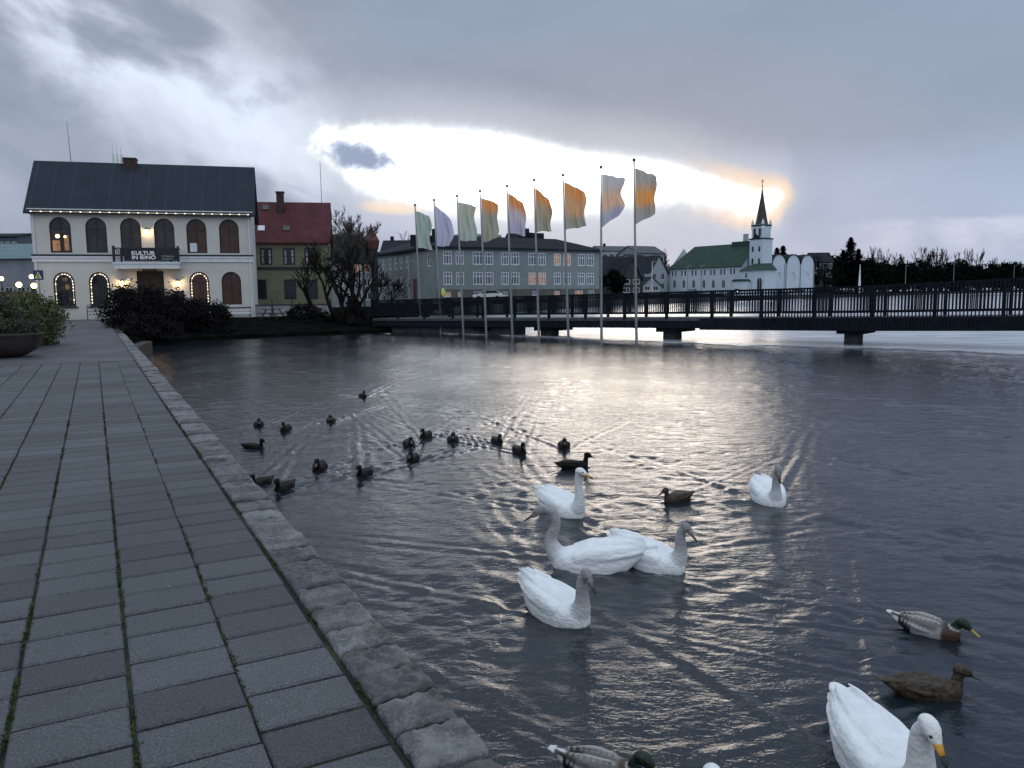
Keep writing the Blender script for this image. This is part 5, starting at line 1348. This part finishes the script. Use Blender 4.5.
def duck_mesh(kind, voxel=.0065, headz=0.0, simple=False, tuck=0.0):
    B_ = Bird(); mb = B_.mb
    if kind == 'drake': body, back, breast, rump, tail, head, wing = (.27, .27, .28), (.11, .10, .10), (.045, .022, .014), (.010, .010, .011), (.62, .63, .65), (.005, .018, .012), (.12, .11, .11)
    elif kind == 'hen': body = back = breast = rump = (.024, .018, .012); tail = (.06, .05, .04); head = (.020, .015, .011); wing = (.020, .015, .011)
    else: body = back = breast = rump = wing = (.010, .009, .009); tail = (.02, .02, .02); head = (.005, .007, .006)
    sec = [(-.25, .015, .01, .012, .085), (-.21, .045, .025, .03, .075), (-.14, .075, .05, .06, .055), (-.05, .095, .07, .09, .045), (.05, .10, .075, .10, .04), (.13, .088, .068, .09, .04), (.185, .06, .05, .07, .04), (.215, .02, .02, .03, .04)]
    sec = dens(sec, 5); rings = [ell(x, hw, ht, hb, zc, 36) for x, hw, ht, hb, zc in sec]
    mb.loft(rings)
    cs = []
    for (x, *_), r_ in zip(sec, rings):
        for p in r_:
            if x < -.19: cs.append(tail)
            elif x < -.10: cs.append(rump)
            elif x > .10: cs.append(breast)
            else: cs.append(back if p[2] > .09 else body)
    B_.cols += cs
    mb.loft([ell(x, hw, ht, ht, zc, 12) for x, hw, ht, zc in ((-.285, .02, .005, .105), (-.25, .038, .009, .10), (-.18, .04, .015, .085))]); B_.col(tail)
    for sg in (-1, 1):
        w = [(.11, .015, .012, .05, .075), (.06, .03, .03, .066, .08), (-.03, .034, .036, .068, .085), (-.12, .026, .026, .052, .09), (-.19, .012, .012, .032, .098), (-.235, .004, .004, .02, .103)]
        w = dens(w, 4); mb.loft([ell(x, hw, ht, ht, zc, 16, sg * yc) for x, hw, ht, yc, zc in w])
        for (x, *_r) in w: B_.cols += [wing if x > -.1 or kind != 'drake' else (.05, .045, .04)] * 16
        pts, rr_ = crom([(.05, sg * .088, .05), (-.05, sg * .094, .062), (-.16, sg * .062, .085)], [.012, .02, .006], 4)
        mb.tube(pts, rr_, 12); B_.col((.36, .36, .37) if kind == 'drake' else wing)
        if kind == 'drake':
            pts, rr_ = crom([(.08, sg * .035, .118), (-.05, sg * .045, .125), (-.18, sg * .025, .112)], [.008, .013, .004], 4)
            mb.tube(pts, rr_, 8); B_.col((.36, .35, .34))
    hz = .155 + headz - (.030 if kind == 'drake' else 0)
    pp, rr_ = crom([(.13, 0, .04), (.175, 0, .08), (.185, 0, .115 + headz * .6), (.195, 0, hz - .01)], [.055, .042, .032, .03], 6)
    o = len(mb.v); mb.tube(pp, rr_, 12)
    for i in range(o, len(mb.v)):
        f = (i - o) / 12 / (len(pp) - 1)
        B_.cols.append(breast if f < .36 else ((.6, .6, .6) if (kind == 'drake' and f < .50) else head))
    hc = Vector((.215 + (.02 if kind == 'drake' else 0), 0, hz + .012)); ht = Matrix.Translation(hc) @ Matrix.Rotation(R(22 if kind == 'drake' else 14), 4, 'Y') @ Matrix.Scale(1.14, 4)
    hl = MB(); hl.loft([ell(x, hw, t_, b_, zc, 14, 0, 2.0) for x, hw, t_, b_, zc in ((-.05, .010, .010, .010, -.004), (-.038, .027, .026, .026, -.002), (-.008, .034, .035, .032, 0), (.022, .029, .028, .027, -.002), (.045, .018, .015, .017, -.008), (.056, .006, .005, .006, -.01))])
    mb.add([tuple(ht @ Vector(v)) for v in hl.v], hl.f); B_.col(head)
    me = B_.finish(voxel, 2)
    ex = MB(); T = lambda vs: [tuple(ht @ Vector(v)) for v in vs]
    ex.loft([T(ell(x, hw, a, b, zc, 12, 0, 2.4)) for x, hw, a, b, zc in ((.035, .017, .012, .012, -.010), (.055, .0145, .009, .009, -.014), (.078, .0145, .0055, .006, -.019), (.098, .0155, .004, .005, -.023), (.108, .009, .003, .004, -.025))], 1)
    for sg in (-1, 1):
        e = MB(); e.ball((.012, sg * .029, .010), .005, 6); ex.add(T(e.v), e.f, 2)
    fm_ = {'drake': M['drakef'], 'hen': M['henf']}.get(kind, M['farf'])
    return join(me, ex, [fm_, M['olivebill'] if kind == 'drake' else M['darkolive'], M['eye']])
dm_ = {'drake': duck_mesh('drake'), 'hen': duck_mesh('hen'), 'far': duck_mesh('far', .010, .02)}
for i, d in enumerate(DUCKS):
    me = dm_[d['kind']]
    if i == 2: me = duck_mesh('drake', .0055, .012)
    if i == 3: me = duck_mesh('far', .008, .015)
    put_bird('duck', me, d, 'duck', 'ducks swimming among the swans')
for i, (x, y) in enumerate(FAR):
    d = dict(loc=G(x, y, WZ), h=far_h[i], sc=random.uniform(.9, 1.02), dz=-.03, lab=FARLAB[i])
    put_bird('duck', dm_['far'], d, 'duck', 'dark ducks heading for the quay')
#@@PART5

# ================================================================== PLANTS
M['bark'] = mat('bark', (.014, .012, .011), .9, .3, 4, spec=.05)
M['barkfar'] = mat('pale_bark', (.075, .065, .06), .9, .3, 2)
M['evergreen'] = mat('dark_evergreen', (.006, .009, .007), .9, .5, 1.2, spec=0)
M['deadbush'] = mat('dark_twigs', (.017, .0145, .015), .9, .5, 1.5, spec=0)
M['greenleaf'] = mat('green_leaves', (.060, .078, .024), .7, .6, 3.0)
M['heather'] = mat('heather_leaves', (.030, .036, .022), .8, .5, 4)
def leaves(mb, c, r, n, size, sq=(1, 1, 1), rnd=random, clump=None):
    """leaf sized quads scattered in clumps through the volume of a crown"""
    cl = clump or max(6, n // 60); cen = []
    for _ in range(cl):
        while True:
            p = Vector((rnd.uniform(-1, 1), rnd.uniform(-1, 1), rnd.uniform(-1, 1)))
            if .25 < p.length < 1: break
        cen.append((p, rnd.uniform(.14, .34)))
    for _ in range(n):
        p, s = rnd.choice(cen); d = Vector((rnd.gauss(0, 1), rnd.gauss(0, 1), rnd.gauss(0, 1))) * s * .6
        q = p + d; q = Vector((q.x * r * sq[0], q.y * r * sq[1], q.z * r * sq[2])) + Vector(c)
        if q.z < .02: q.z = abs(q.z) + .02
        a = Vector((rnd.gauss(0, 1), rnd.gauss(0, 1), rnd.gauss(0, 1))).normalized(); b = a.orthogonal().normalized(); b = (b * rnd.uniform(.4, 1) + a.cross(b) * rnd.uniform(-.6, .6)).normalized()
        l = size * rnd.uniform(.6, 1.4); a *= l; b *= l * .45
        mb.add([q - a, q + b, q + a, q - b], [(0, 1, 2, 3)])
def branch(mb, p, d, L, r, depth, spread, up=.25, rnd=random, minr=.012, k=5, kids=(2, 4)):
    n = 4; pts = [p]; rr_ = [r]; q = Vector(p); dd = Vector(d)
    for i in range(n):
        dd = (dd + Vector((rnd.gauss(0, .13), rnd.gauss(0, .13), rnd.gauss(0, .10) + up * .12))).normalized(); q = q + dd * L / n; pts.append(q.copy()); rr_.append(max(minr, r * (1 - .55 * (i + 1) / n)))
    mb.tube(pts, rr_, k if r > .04 else 3, cap=False)
    if depth == 0: return
    for _ in range(rnd.randint(*kids)):
        f = rnd.uniform(.35, 1); i = min(n, int(f * n) + 0); s = pts[i]
        nd = (dd + Vector((rnd.gauss(0, spread), rnd.gauss(0, spread), rnd.gauss(0, spread * .7) + up))).normalized()
        branch(mb, s, nd, L * rnd.uniform(.55, .8), max(minr, rr_[i] * .62), depth - 1, spread, up, rnd, minr, k, kids)
def bare_tree(loc, label, height, trunk_r, stems=1, lean=(0, 0), depth=5, spread=.5, seed=1, mat_=None, group=None, minr=.012, up=.25, kids=(2, 4), trunk_h=.22, name='bare_tree'):
    rnd = random.Random(seed); t = tag(empty(name, loc), label, 'tree', group); tb = MB(); cb = MB()
    for s in range(stems):
        a = 6.28 * s / max(1, stems) + rnd.uniform(-.4, .4); d = Vector((math.cos(a) * (.42 if stems > 1 else .04) + lean[0], math.sin(a) * (.30 if stems > 1 else .04) + lean[1], 1)).normalized()
        th = height * trunk_h; b0 = Vector((math.cos(a), math.sin(a), 0)) * (.12 if stems > 1 else 0) + Vector((0, 0, -.3)); b1 = b0 + d * (th + .3)
        tb.tube([b0, b0.lerp(b1, .5), b1], [trunk_r * 1.25, trunk_r, trunk_r * .85], 8, cap=True)
        for _ in range(3 if stems == 1 else 2):
            nd = (d + Vector((rnd.gauss(0, spread * .7), rnd.gauss(0, spread * .7), .3))).normalized()
            branch(cb, b1 - d * .05, nd, height * .33, trunk_r * .7, depth - 1, spread, up, rnd, minr, 5, kids)
    zz = [v[2] for v in cb.v]; kz = height / max(zz)
    for B__ in (tb, cb): B__.v = [(v[0] * kz ** .6, v[1] * kz ** .6, v[2] * kz if v[2] > 0 else v[2]) for v in B__.v]
    tb.build('trunk', mat_ or M['bark'], t, smooth=True); cb.build('crown', mat_ or M['bark'], t)
    return t
# near bare trees by the shore
bare_tree(at(350, 318, 57).xy.to_3d(), 'dark many stemmed bare tree in front of the left end of the bridge', 6.0, .15, 5, (0.05, 0), 5, .55, 11, minr=.012, kids=(2, 3), trunk_h=.16)
bare_tree(at(334, 318, 58.5).xy.to_3d(), 'dark bare tree leaning left before the ochre house', 6.2, .15, 2, (-.75, 0), 5, .5, 23, minr=.016, kids=(2, 4), trunk_h=.26)
bare_tree(at(373, 318, 60).xy.to_3d(), 'smaller bare tree leaning right over the bridge end', 4.6, .12, 2, (.45, 0), 5, .55, 41, minr=.016, kids=(2, 4), trunk_h=.2)
mb = MB(); rnd = random.Random(5); leaves(mb, (0, 0, .9), .8, 1800, .08, (.6, .6, 1.1), rnd)
t = tag(empty('shrub', at(352, 318, 56).xy.to_3d()), 'dense dark ivy clad stump at the foot of the many stemmed tree', 'shrub')
mb.build('foliage', M['deadbush'], t); MB().tube([(0, 0, -.2), (0, 0, 1.2), (.1, 0, 1.9)], [.35, .3, .1], 8).build('stem', M['bark'], t)
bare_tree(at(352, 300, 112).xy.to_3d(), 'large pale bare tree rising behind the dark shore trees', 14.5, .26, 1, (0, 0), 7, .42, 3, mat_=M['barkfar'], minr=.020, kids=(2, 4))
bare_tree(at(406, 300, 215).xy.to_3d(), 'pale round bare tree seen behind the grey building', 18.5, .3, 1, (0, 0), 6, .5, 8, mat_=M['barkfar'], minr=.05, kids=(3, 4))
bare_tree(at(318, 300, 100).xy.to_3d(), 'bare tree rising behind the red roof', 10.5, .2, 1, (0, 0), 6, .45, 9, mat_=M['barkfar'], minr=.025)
bare_tree(at(26, 300, 110).xy.to_3d(), 'small bare tree behind the blue green roof', 9.3, .15, 1, (.1, 0), 5, .4, 19, mat_=M['bark'], minr=.02)
# bushes on the bank
def bush(name, label, loc, r, sq, n, size, m_, seed, group=None, twigs=0):
    rnd = random.Random(seed); t = tag(empty(name, loc), label, 'shrub', group); mb = MB(); leaves(mb, (0, 0, r * sq[2] * .85), r, n, size, sq, rnd)
    mb.build('foliage', m_, t)
    st = MB()
    for k in range(7 + twigs):
        a = rnd.uniform(0, 6.28); e = (math.cos(a) * r * sq[0] * .8 * rnd.random(), math.sin(a) * r * sq[1] * .8 * rnd.random(), r * sq[2] * rnd.uniform(1.3, 2.0)); st.tube([(0, 0, -.2), (e[0] * .5, e[1] * .5, e[2] * .55), e], [.04, .025, .01], 4)
    st.build('stem', M['bark'], t); return t
def gz(px, Y, z=-.1): p = at(px, 318, Y); return Vector((p.x, p.y, z))
bush('bush', 'large dark bare bush at the end of the paved quay', gz(136, 47, -.25), 2.0, (1.0, .7, .70), 9500, .085, M['deadbush'], 1, 'dark bushes on the bank', 14)
bush('bush', 'second dark bush, right of the large one on the bank', gz(168, 49, -.35), 2.0, (1.0, .7, .62), 9500, .085, M['deadbush'], 2, 'dark bushes on the bank', 14)
bush('bush', 'dark bush sloping down towards the water at the right of the group', gz(200, 50, -.45), 1.8, (1.0, .7, .58), 8500, .085, M['deadbush'], 3, 'dark bushes on the bank', 12)
bush('bush', 'low dark bush between the quay kerb and the water', gz(150, 43.5, -.5), 1.3, (1.2, .7, .50), 5000, .08, M['deadbush'], 4, 'dark bushes on the bank', 8)
bush('bush', 'small round dark bush beside the picnic table', gz(304, 62, 0), 1.0, (1.3, .9, .65), 1800, .10, M['deadbush'], 6, None, 5)
# low hedge along the shore to the bridge
hd = tag(empty('hedge', gz(330, 58, 0)), 'low dark hedge strip between the picnic table and the bridge', 'hedge')
mb = MB(); rnd = random.Random(12)
for k in range(12): leaves(mb, (-3 + k * .75, 0, .25), .5, 300, .09, (1, .8, .7), rnd)
mb.build('foliage', M['deadbush'], hd)
# planter and green bushes at the left
pc = G(9, 357, 0); pc.z = 0
bowl = empty('planter', pc); tag(bowl, 'round dark clay bowl planter standing on the paving at the left edge', 'planter')
def ringc(r, z, n=36): return [(r * math.cos(2 * math.pi * j / n), r * math.sin(2 * math.pi * j / n), z) for j in range(n)]
MB().loft([ringc(.30, .0), ringc(.55, .07), ringc(.80, .22), ringc(.98, .45), ringc(1.03, .66), ringc(1.07, .70), ringc(1.07, .76), ringc(.98, .76), ringc(.95, .64)]).build('bowl', mat('dark_clay', (.035, .027, .024), .75, .3, 2, .5, 20), bowl, smooth=True); bowl.scale = (.88, .88, .92)
MB().loft([ringc(.02, .66), ringc(.96, .65)], cap=False).build('soil', M['earth'], bowl)
hp = tag(empty('heather_plant', pc + Vector((0, 0, .59))), 'low dark heather filling the clay bowl', 'plant')
mb = MB(); rnd = random.Random(15); leaves(mb, (0, 0, .22), .84, 6500, .042, (1, 1, .32), rnd, clump=60); mb.build('foliage', M['heather'], hp)
g1 = G(20, 346, 0)
bush('bush', 'leafy yellow green bush behind the planter, nearest the path', Vector((at(33, 330, 29).x, 29, 0)), .98, (1, .9, .98), 9000, .055, M['greenleaf'], 31, 'green bushes by the planter', 4)
bush('bush', 'green bush left of the one beside the path', Vector((at(6, 330, 27).x, 27, 0)), 1.05, (1, .9, .90), 9000, .055, M['greenleaf'], 32, 'green bushes by the planter', 4)
bush('bush', 'dark green bush cut by the left edge of the picture', Vector((at(-16, 330, 25).x, 25, 0)), 1.1, (1, .9, .9), 7000, .055, M['heather'], 33, 'green bushes by the planter', 4)
bush('bush', 'dull bush further back under the brown fence', Vector((at(14, 320, 36).x, 36, 0)), 1.35, (1.5, .9, .75), 7000, .07, M['heather'], 34, 'green bushes by the planter', 4)
# far tree line on the right: separate dark crowns and bare poplars
def conifer(loc, label, h, r, seed, group):
    rnd = random.Random(seed); t = tag(empty('conifer', loc), label, 'tree', group); mb = MB(); n = 2600
    for _ in range(n):
        f = rnd.random() ** .8; z = h * (.06 + .94 * f); rad = r * (1 - f) ** .75 * (.72 + .28 * math.sin(f * 34 + seed)) + .15
        a = rnd.uniform(0, 6.28); q = Vector((math.cos(a) * rad * rnd.uniform(.3, 1.1), math.sin(a) * rad * rnd.uniform(.3, 1.1), z))
        d = Vector((math.cos(a), math.sin(a), rnd.uniform(-.5, .2))) * h * .045; b = Vector((-math.sin(a), math.cos(a), 0)) * h * .02
        mb.add([q - d, q + b, q + d, q - b], [(0, 1, 2, 3)])
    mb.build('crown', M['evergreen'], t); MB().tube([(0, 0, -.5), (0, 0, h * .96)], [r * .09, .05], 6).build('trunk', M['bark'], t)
def crown_tree(loc, label, h, r, seed, group, m_=None, n=1500, size=.55):
    rnd = random.Random(seed); t = tag(empty('broad_tree', loc), label, 'tree', group); mb = MB()
    leaves(mb, (0, 0, h * .55), h * .5, n, size, (r / (h * .5), r / (h * .5) * .7, .95), rnd)
    mb.build('crown', m_ or M['evergreen'], t); tb = MB(); tb.tube([(0, 0, -.5), (0, 0, h * .7)], [r * .08, r * .03], 6)
    for k in range(5):
        a = rnd.uniform(0, 6.28); tb.tube([(0, 0, h * rnd.uniform(.2, .5)), (math.cos(a) * r * .7, math.sin(a) * r * .5, h * rnd.uniform(.6, .95))], [r * .04, r * .01], 4)
    tb.build('trunk', M['bark'], t)
def hz_(px): return 295 - (px - 512) * .0105
rnd = random.Random(77)
k = 0
x = 820
FT = 'dark trees behind the far shore'
while x < 1075:
    Y = 330 + (x - 820) * .55 + rnd.uniform(-8, 30)
    topy = 263 - (4 if x < 870 else 0) + (x - 850) * .030 + rnd.uniform(-4, 3.5)
    h = (hz_(x) - topy) / 790 * Y * 1.0 - 0.5; p = at(x, 290, Y); loc = Vector((p.x, p.y, 1.7))
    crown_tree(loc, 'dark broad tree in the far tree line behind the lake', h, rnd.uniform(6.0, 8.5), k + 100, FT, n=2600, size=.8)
    x += rnd.uniform(7, 10.5); k += 1
for j, (px, topy, Y) in enumerate(((849, 239, 330), (842, 251, 335), (857, 250, 340))):
    p = at(px, 290, Y); conifer(Vector((p.x, p.y, 1.7)), ['tallest pointed conifer left of the far tree line', 'shorter conifer left of the tallest one', 'shorter conifer right of the tallest one'][j], (hz_(px) - topy) / 790 * Y, 8.5 if j == 0 else 6, j + 3, 'conifers on the far shore')
for j, (px, topy, Y) in enumerate(((782, 248, 262), (776, 250, 270))):
    p = at(px, 290, Y); conifer(Vector((p.x, p.y, 2)), ['conifer rising behind the parish hall roofs', 'second conifer close to the church tower'][j], (hz_(px) - topy) / 790 * Y, 5, j + 13, 'conifers behind the church')
FB = 'bare poplars above the far tree line'
for j, (px, topy) in enumerate(((869, 243), (876, 245), (883, 246), (893, 250), (899, 251), (917, 243), (924, 247), (931, 246), (936, 243), (941, 245), (958, 249), (968, 245), (977, 246), (993, 254), (1004, 257), (1015, 259), (812, 251), (820, 254), (799, 250), (793, 251), (864, 250))):
    Y = (335 + max(0, px - 820) * .55) if px > 830 else 275
    p = at(px, 290, Y); h = (hz_(px) - topy) / 790 * Y
    lab = 'bare narrow poplar sticking up out of the far tree line' if px > 830 else 'thin bare tree rising behind the parish hall'
    bare_tree(Vector((p.x, p.y, 1.7)), lab, h * .93, .16, 1, (0, 0), 5, .20, 200 + j, mat_=M['bark'], group=FB if px > 830 else 'thin trees behind the parish hall', minr=.045, up=.6, kids=(2, 3), name='poplar')
for j, (px, topy, Y, r) in enumerate(((824, 262, 300, 6), (654, 258, 300, 3), (661, 256, 310, 3), (597, 262, 200, 4), (835, 268, 310, 6), (612, 272, 178, 3))):
    p = at(px, 290, Y); crown_tree(Vector((p.x, p.y, 1.7)), ['dark tree right beside the parish hall', 'small dark tree behind the white gabled house', 'dark tree touching the left end of the green roof', 'dark tree at the right end of the grey building', 'dark tree left of the conifers', 'low dark tree before the timber houses'][j], (hz_(px) - topy) / 790 * Y, r, 300 + j, None, n=1300, size=.45)

# ================================================================== FAR STREET
def car(loc, rz_, label, paint, lights=True):
    c = tag(empty('car', loc, rz_), label, 'car', 'cars on the far street')
    prof = [(-2.1, .35), (2.1, .35), (2.15, .75), (1.2, .92), (.55, 1.42), (-1.1, 1.45), (-1.9, .98), (-2.15, .85)]
    MB().prism(prof, -.85, .85).build('body', paint, c)
    MB().prism([(1.05, .94), (.52, 1.36), (-1.05, 1.39), (-1.7, 1.0)], -.86, .86).build('side_windows', M['glass'], c)
    for x in (-1.3, 1.3):
        for y in (-.8, .8):
            w_ = MB(); w_.loft([[(x + .32 * math.cos(2 * math.pi * j / 14), yy, .32 + .32 * math.sin(2 * math.pi * j / 14)) for j in range(14)] for yy in (y - .1, y + .1)]); w_.build('wheel', M['darkmetal'], c)
    for y in (-.6, .6): MB().ball((2.12, y, .68), .16 if lights else .10, 6).build('headlight', M['headlamp'] if lights else M['white_trim'], c)
    return c
white_p = mat('white_car_paint', (.55, .57, .6), .3); dark_p = mat('dark_car_paint', (.03, .035, .045), .3); red_p = mat('red_car_paint', (.2, .03, .03), .3)
for (px, Y, r_, paint, lt, lab) in ((488, 112, 180, white_p, False, 'white car parked in front of the grey building'), (692, 226, -120, dark_p, True, 'dark car with bright headlights on the street before the church'), (738, 232, -125, dark_p, True, 'dark car with headlights left of the church porch'),
                                    (786, 240, 10, white_p, False, 'white car parked below the parish hall'), (797, 243, 12, dark_p, False, 'dark car parked right beside the white one below the parish hall'), (806, 246, 12, white_p, False, 'last pale car below the right end of the parish hall'), (848, 300, 8, white_p, False, 'pale car on the shore road left of the white pylon'),
                                    (962, 420, 5, red_p, False, 'red fronted car far off on the shore road'), (968, 424, 5, white_p, False, 'white van like car far off behind the red one'), (995, 450, 5, white_p, False, 'farthest pale car near the right edge of the shore road')):
    p = at(px, 290, Y); car(Vector((p.x, p.y, 1.35 if Y > 200 else .95 if Y > 100 else .1)), R(r_), lab, paint, lt)
# white pylon and lamp posts
p = at(859.3, 288, 290)
py_ = tag(empty('pylon', (p.x, p.y, 1.5)), 'slender white pointed pylon before the dark far trees', 'pylon')
MB().loft([[(a * r, b * r, z) for a, b in ((-1, -1), (1, -1), (1, 1), (-1, 1))] for r, z in ((.38, -.5), (.32, 3), (.06, (hz_(859) - 264.5) / 790 * 290))]).build('mast', M['whiteframe'], py_)
for j, (px, topy, Y, lab) in enumerate(((652, 262, 225, 'pale lamp post standing before the left end of the church'), (687.5, 266, 228, 'thin lamp post before the church windows'), (701, 266, 229, 'lamp post at the middle of the church wall'), (784, 264, 238, 'lamp post before the parish hall'), (905, 266, 320, 'lamp post before the far trees right of the pylon'), (1013, 266, 400, 'far lamp post near the right edge'), (953, 262, 380, 'lamp post above the red fronted car'), (409, 262, 120, 'lamp post in front of the side wing of the grey building'))):
    p = at(px, 290, Y); H_ = at(px, topy, Y).z - 1.3
    lp = tag(empty('street_lamp', (p.x, p.y, 1.3)), lab, 'street lamp', 'lamp posts on the far shore')
    MB().tube([(0, 0, -.5), (0, 0, H_), (.5, 0, H_ + .15)], [.13, .09, .07], 6).build('pole', M['whiteframe'] if j == 0 else M['pole'], lp)
    MB().box(.4, 1.1, -.12, .12, H_ + .08, H_ + .22).build('lamp_head', M['pole'], lp)
# shore wall on the far side
mb = MB()
for i in range(7, len(shore) - 3):
    a, b = shore[i], shore[i + 1]
    ua, ub = Vector((a.x, a.y, 0)).normalized(), Vector((b.x, b.y, 0)).normalized()
    a0, b0 = a - ua * .15, b - ub * .15; a1, b1 = a + ua * .5, b + ub * .5
    mb.add([(a0.x, a0.y, WZ - .5), (b0.x, b0.y, WZ - .5), (b1.x, b1.y, WZ - .5), (a1.x, a1.y, WZ - .5), (a0.x, a0.y, .45), (b0.x, b0.y, .45), (b1.x, b1.y, .45), (a1.x, a1.y, .45)], [(4, 5, 6, 7), (0, 1, 5, 4), (2, 3, 7, 6)])
tag(mb.build('shore_wall', M['quaystone']), 'low dark stone wall running along the far shore of the lake', 'wall')
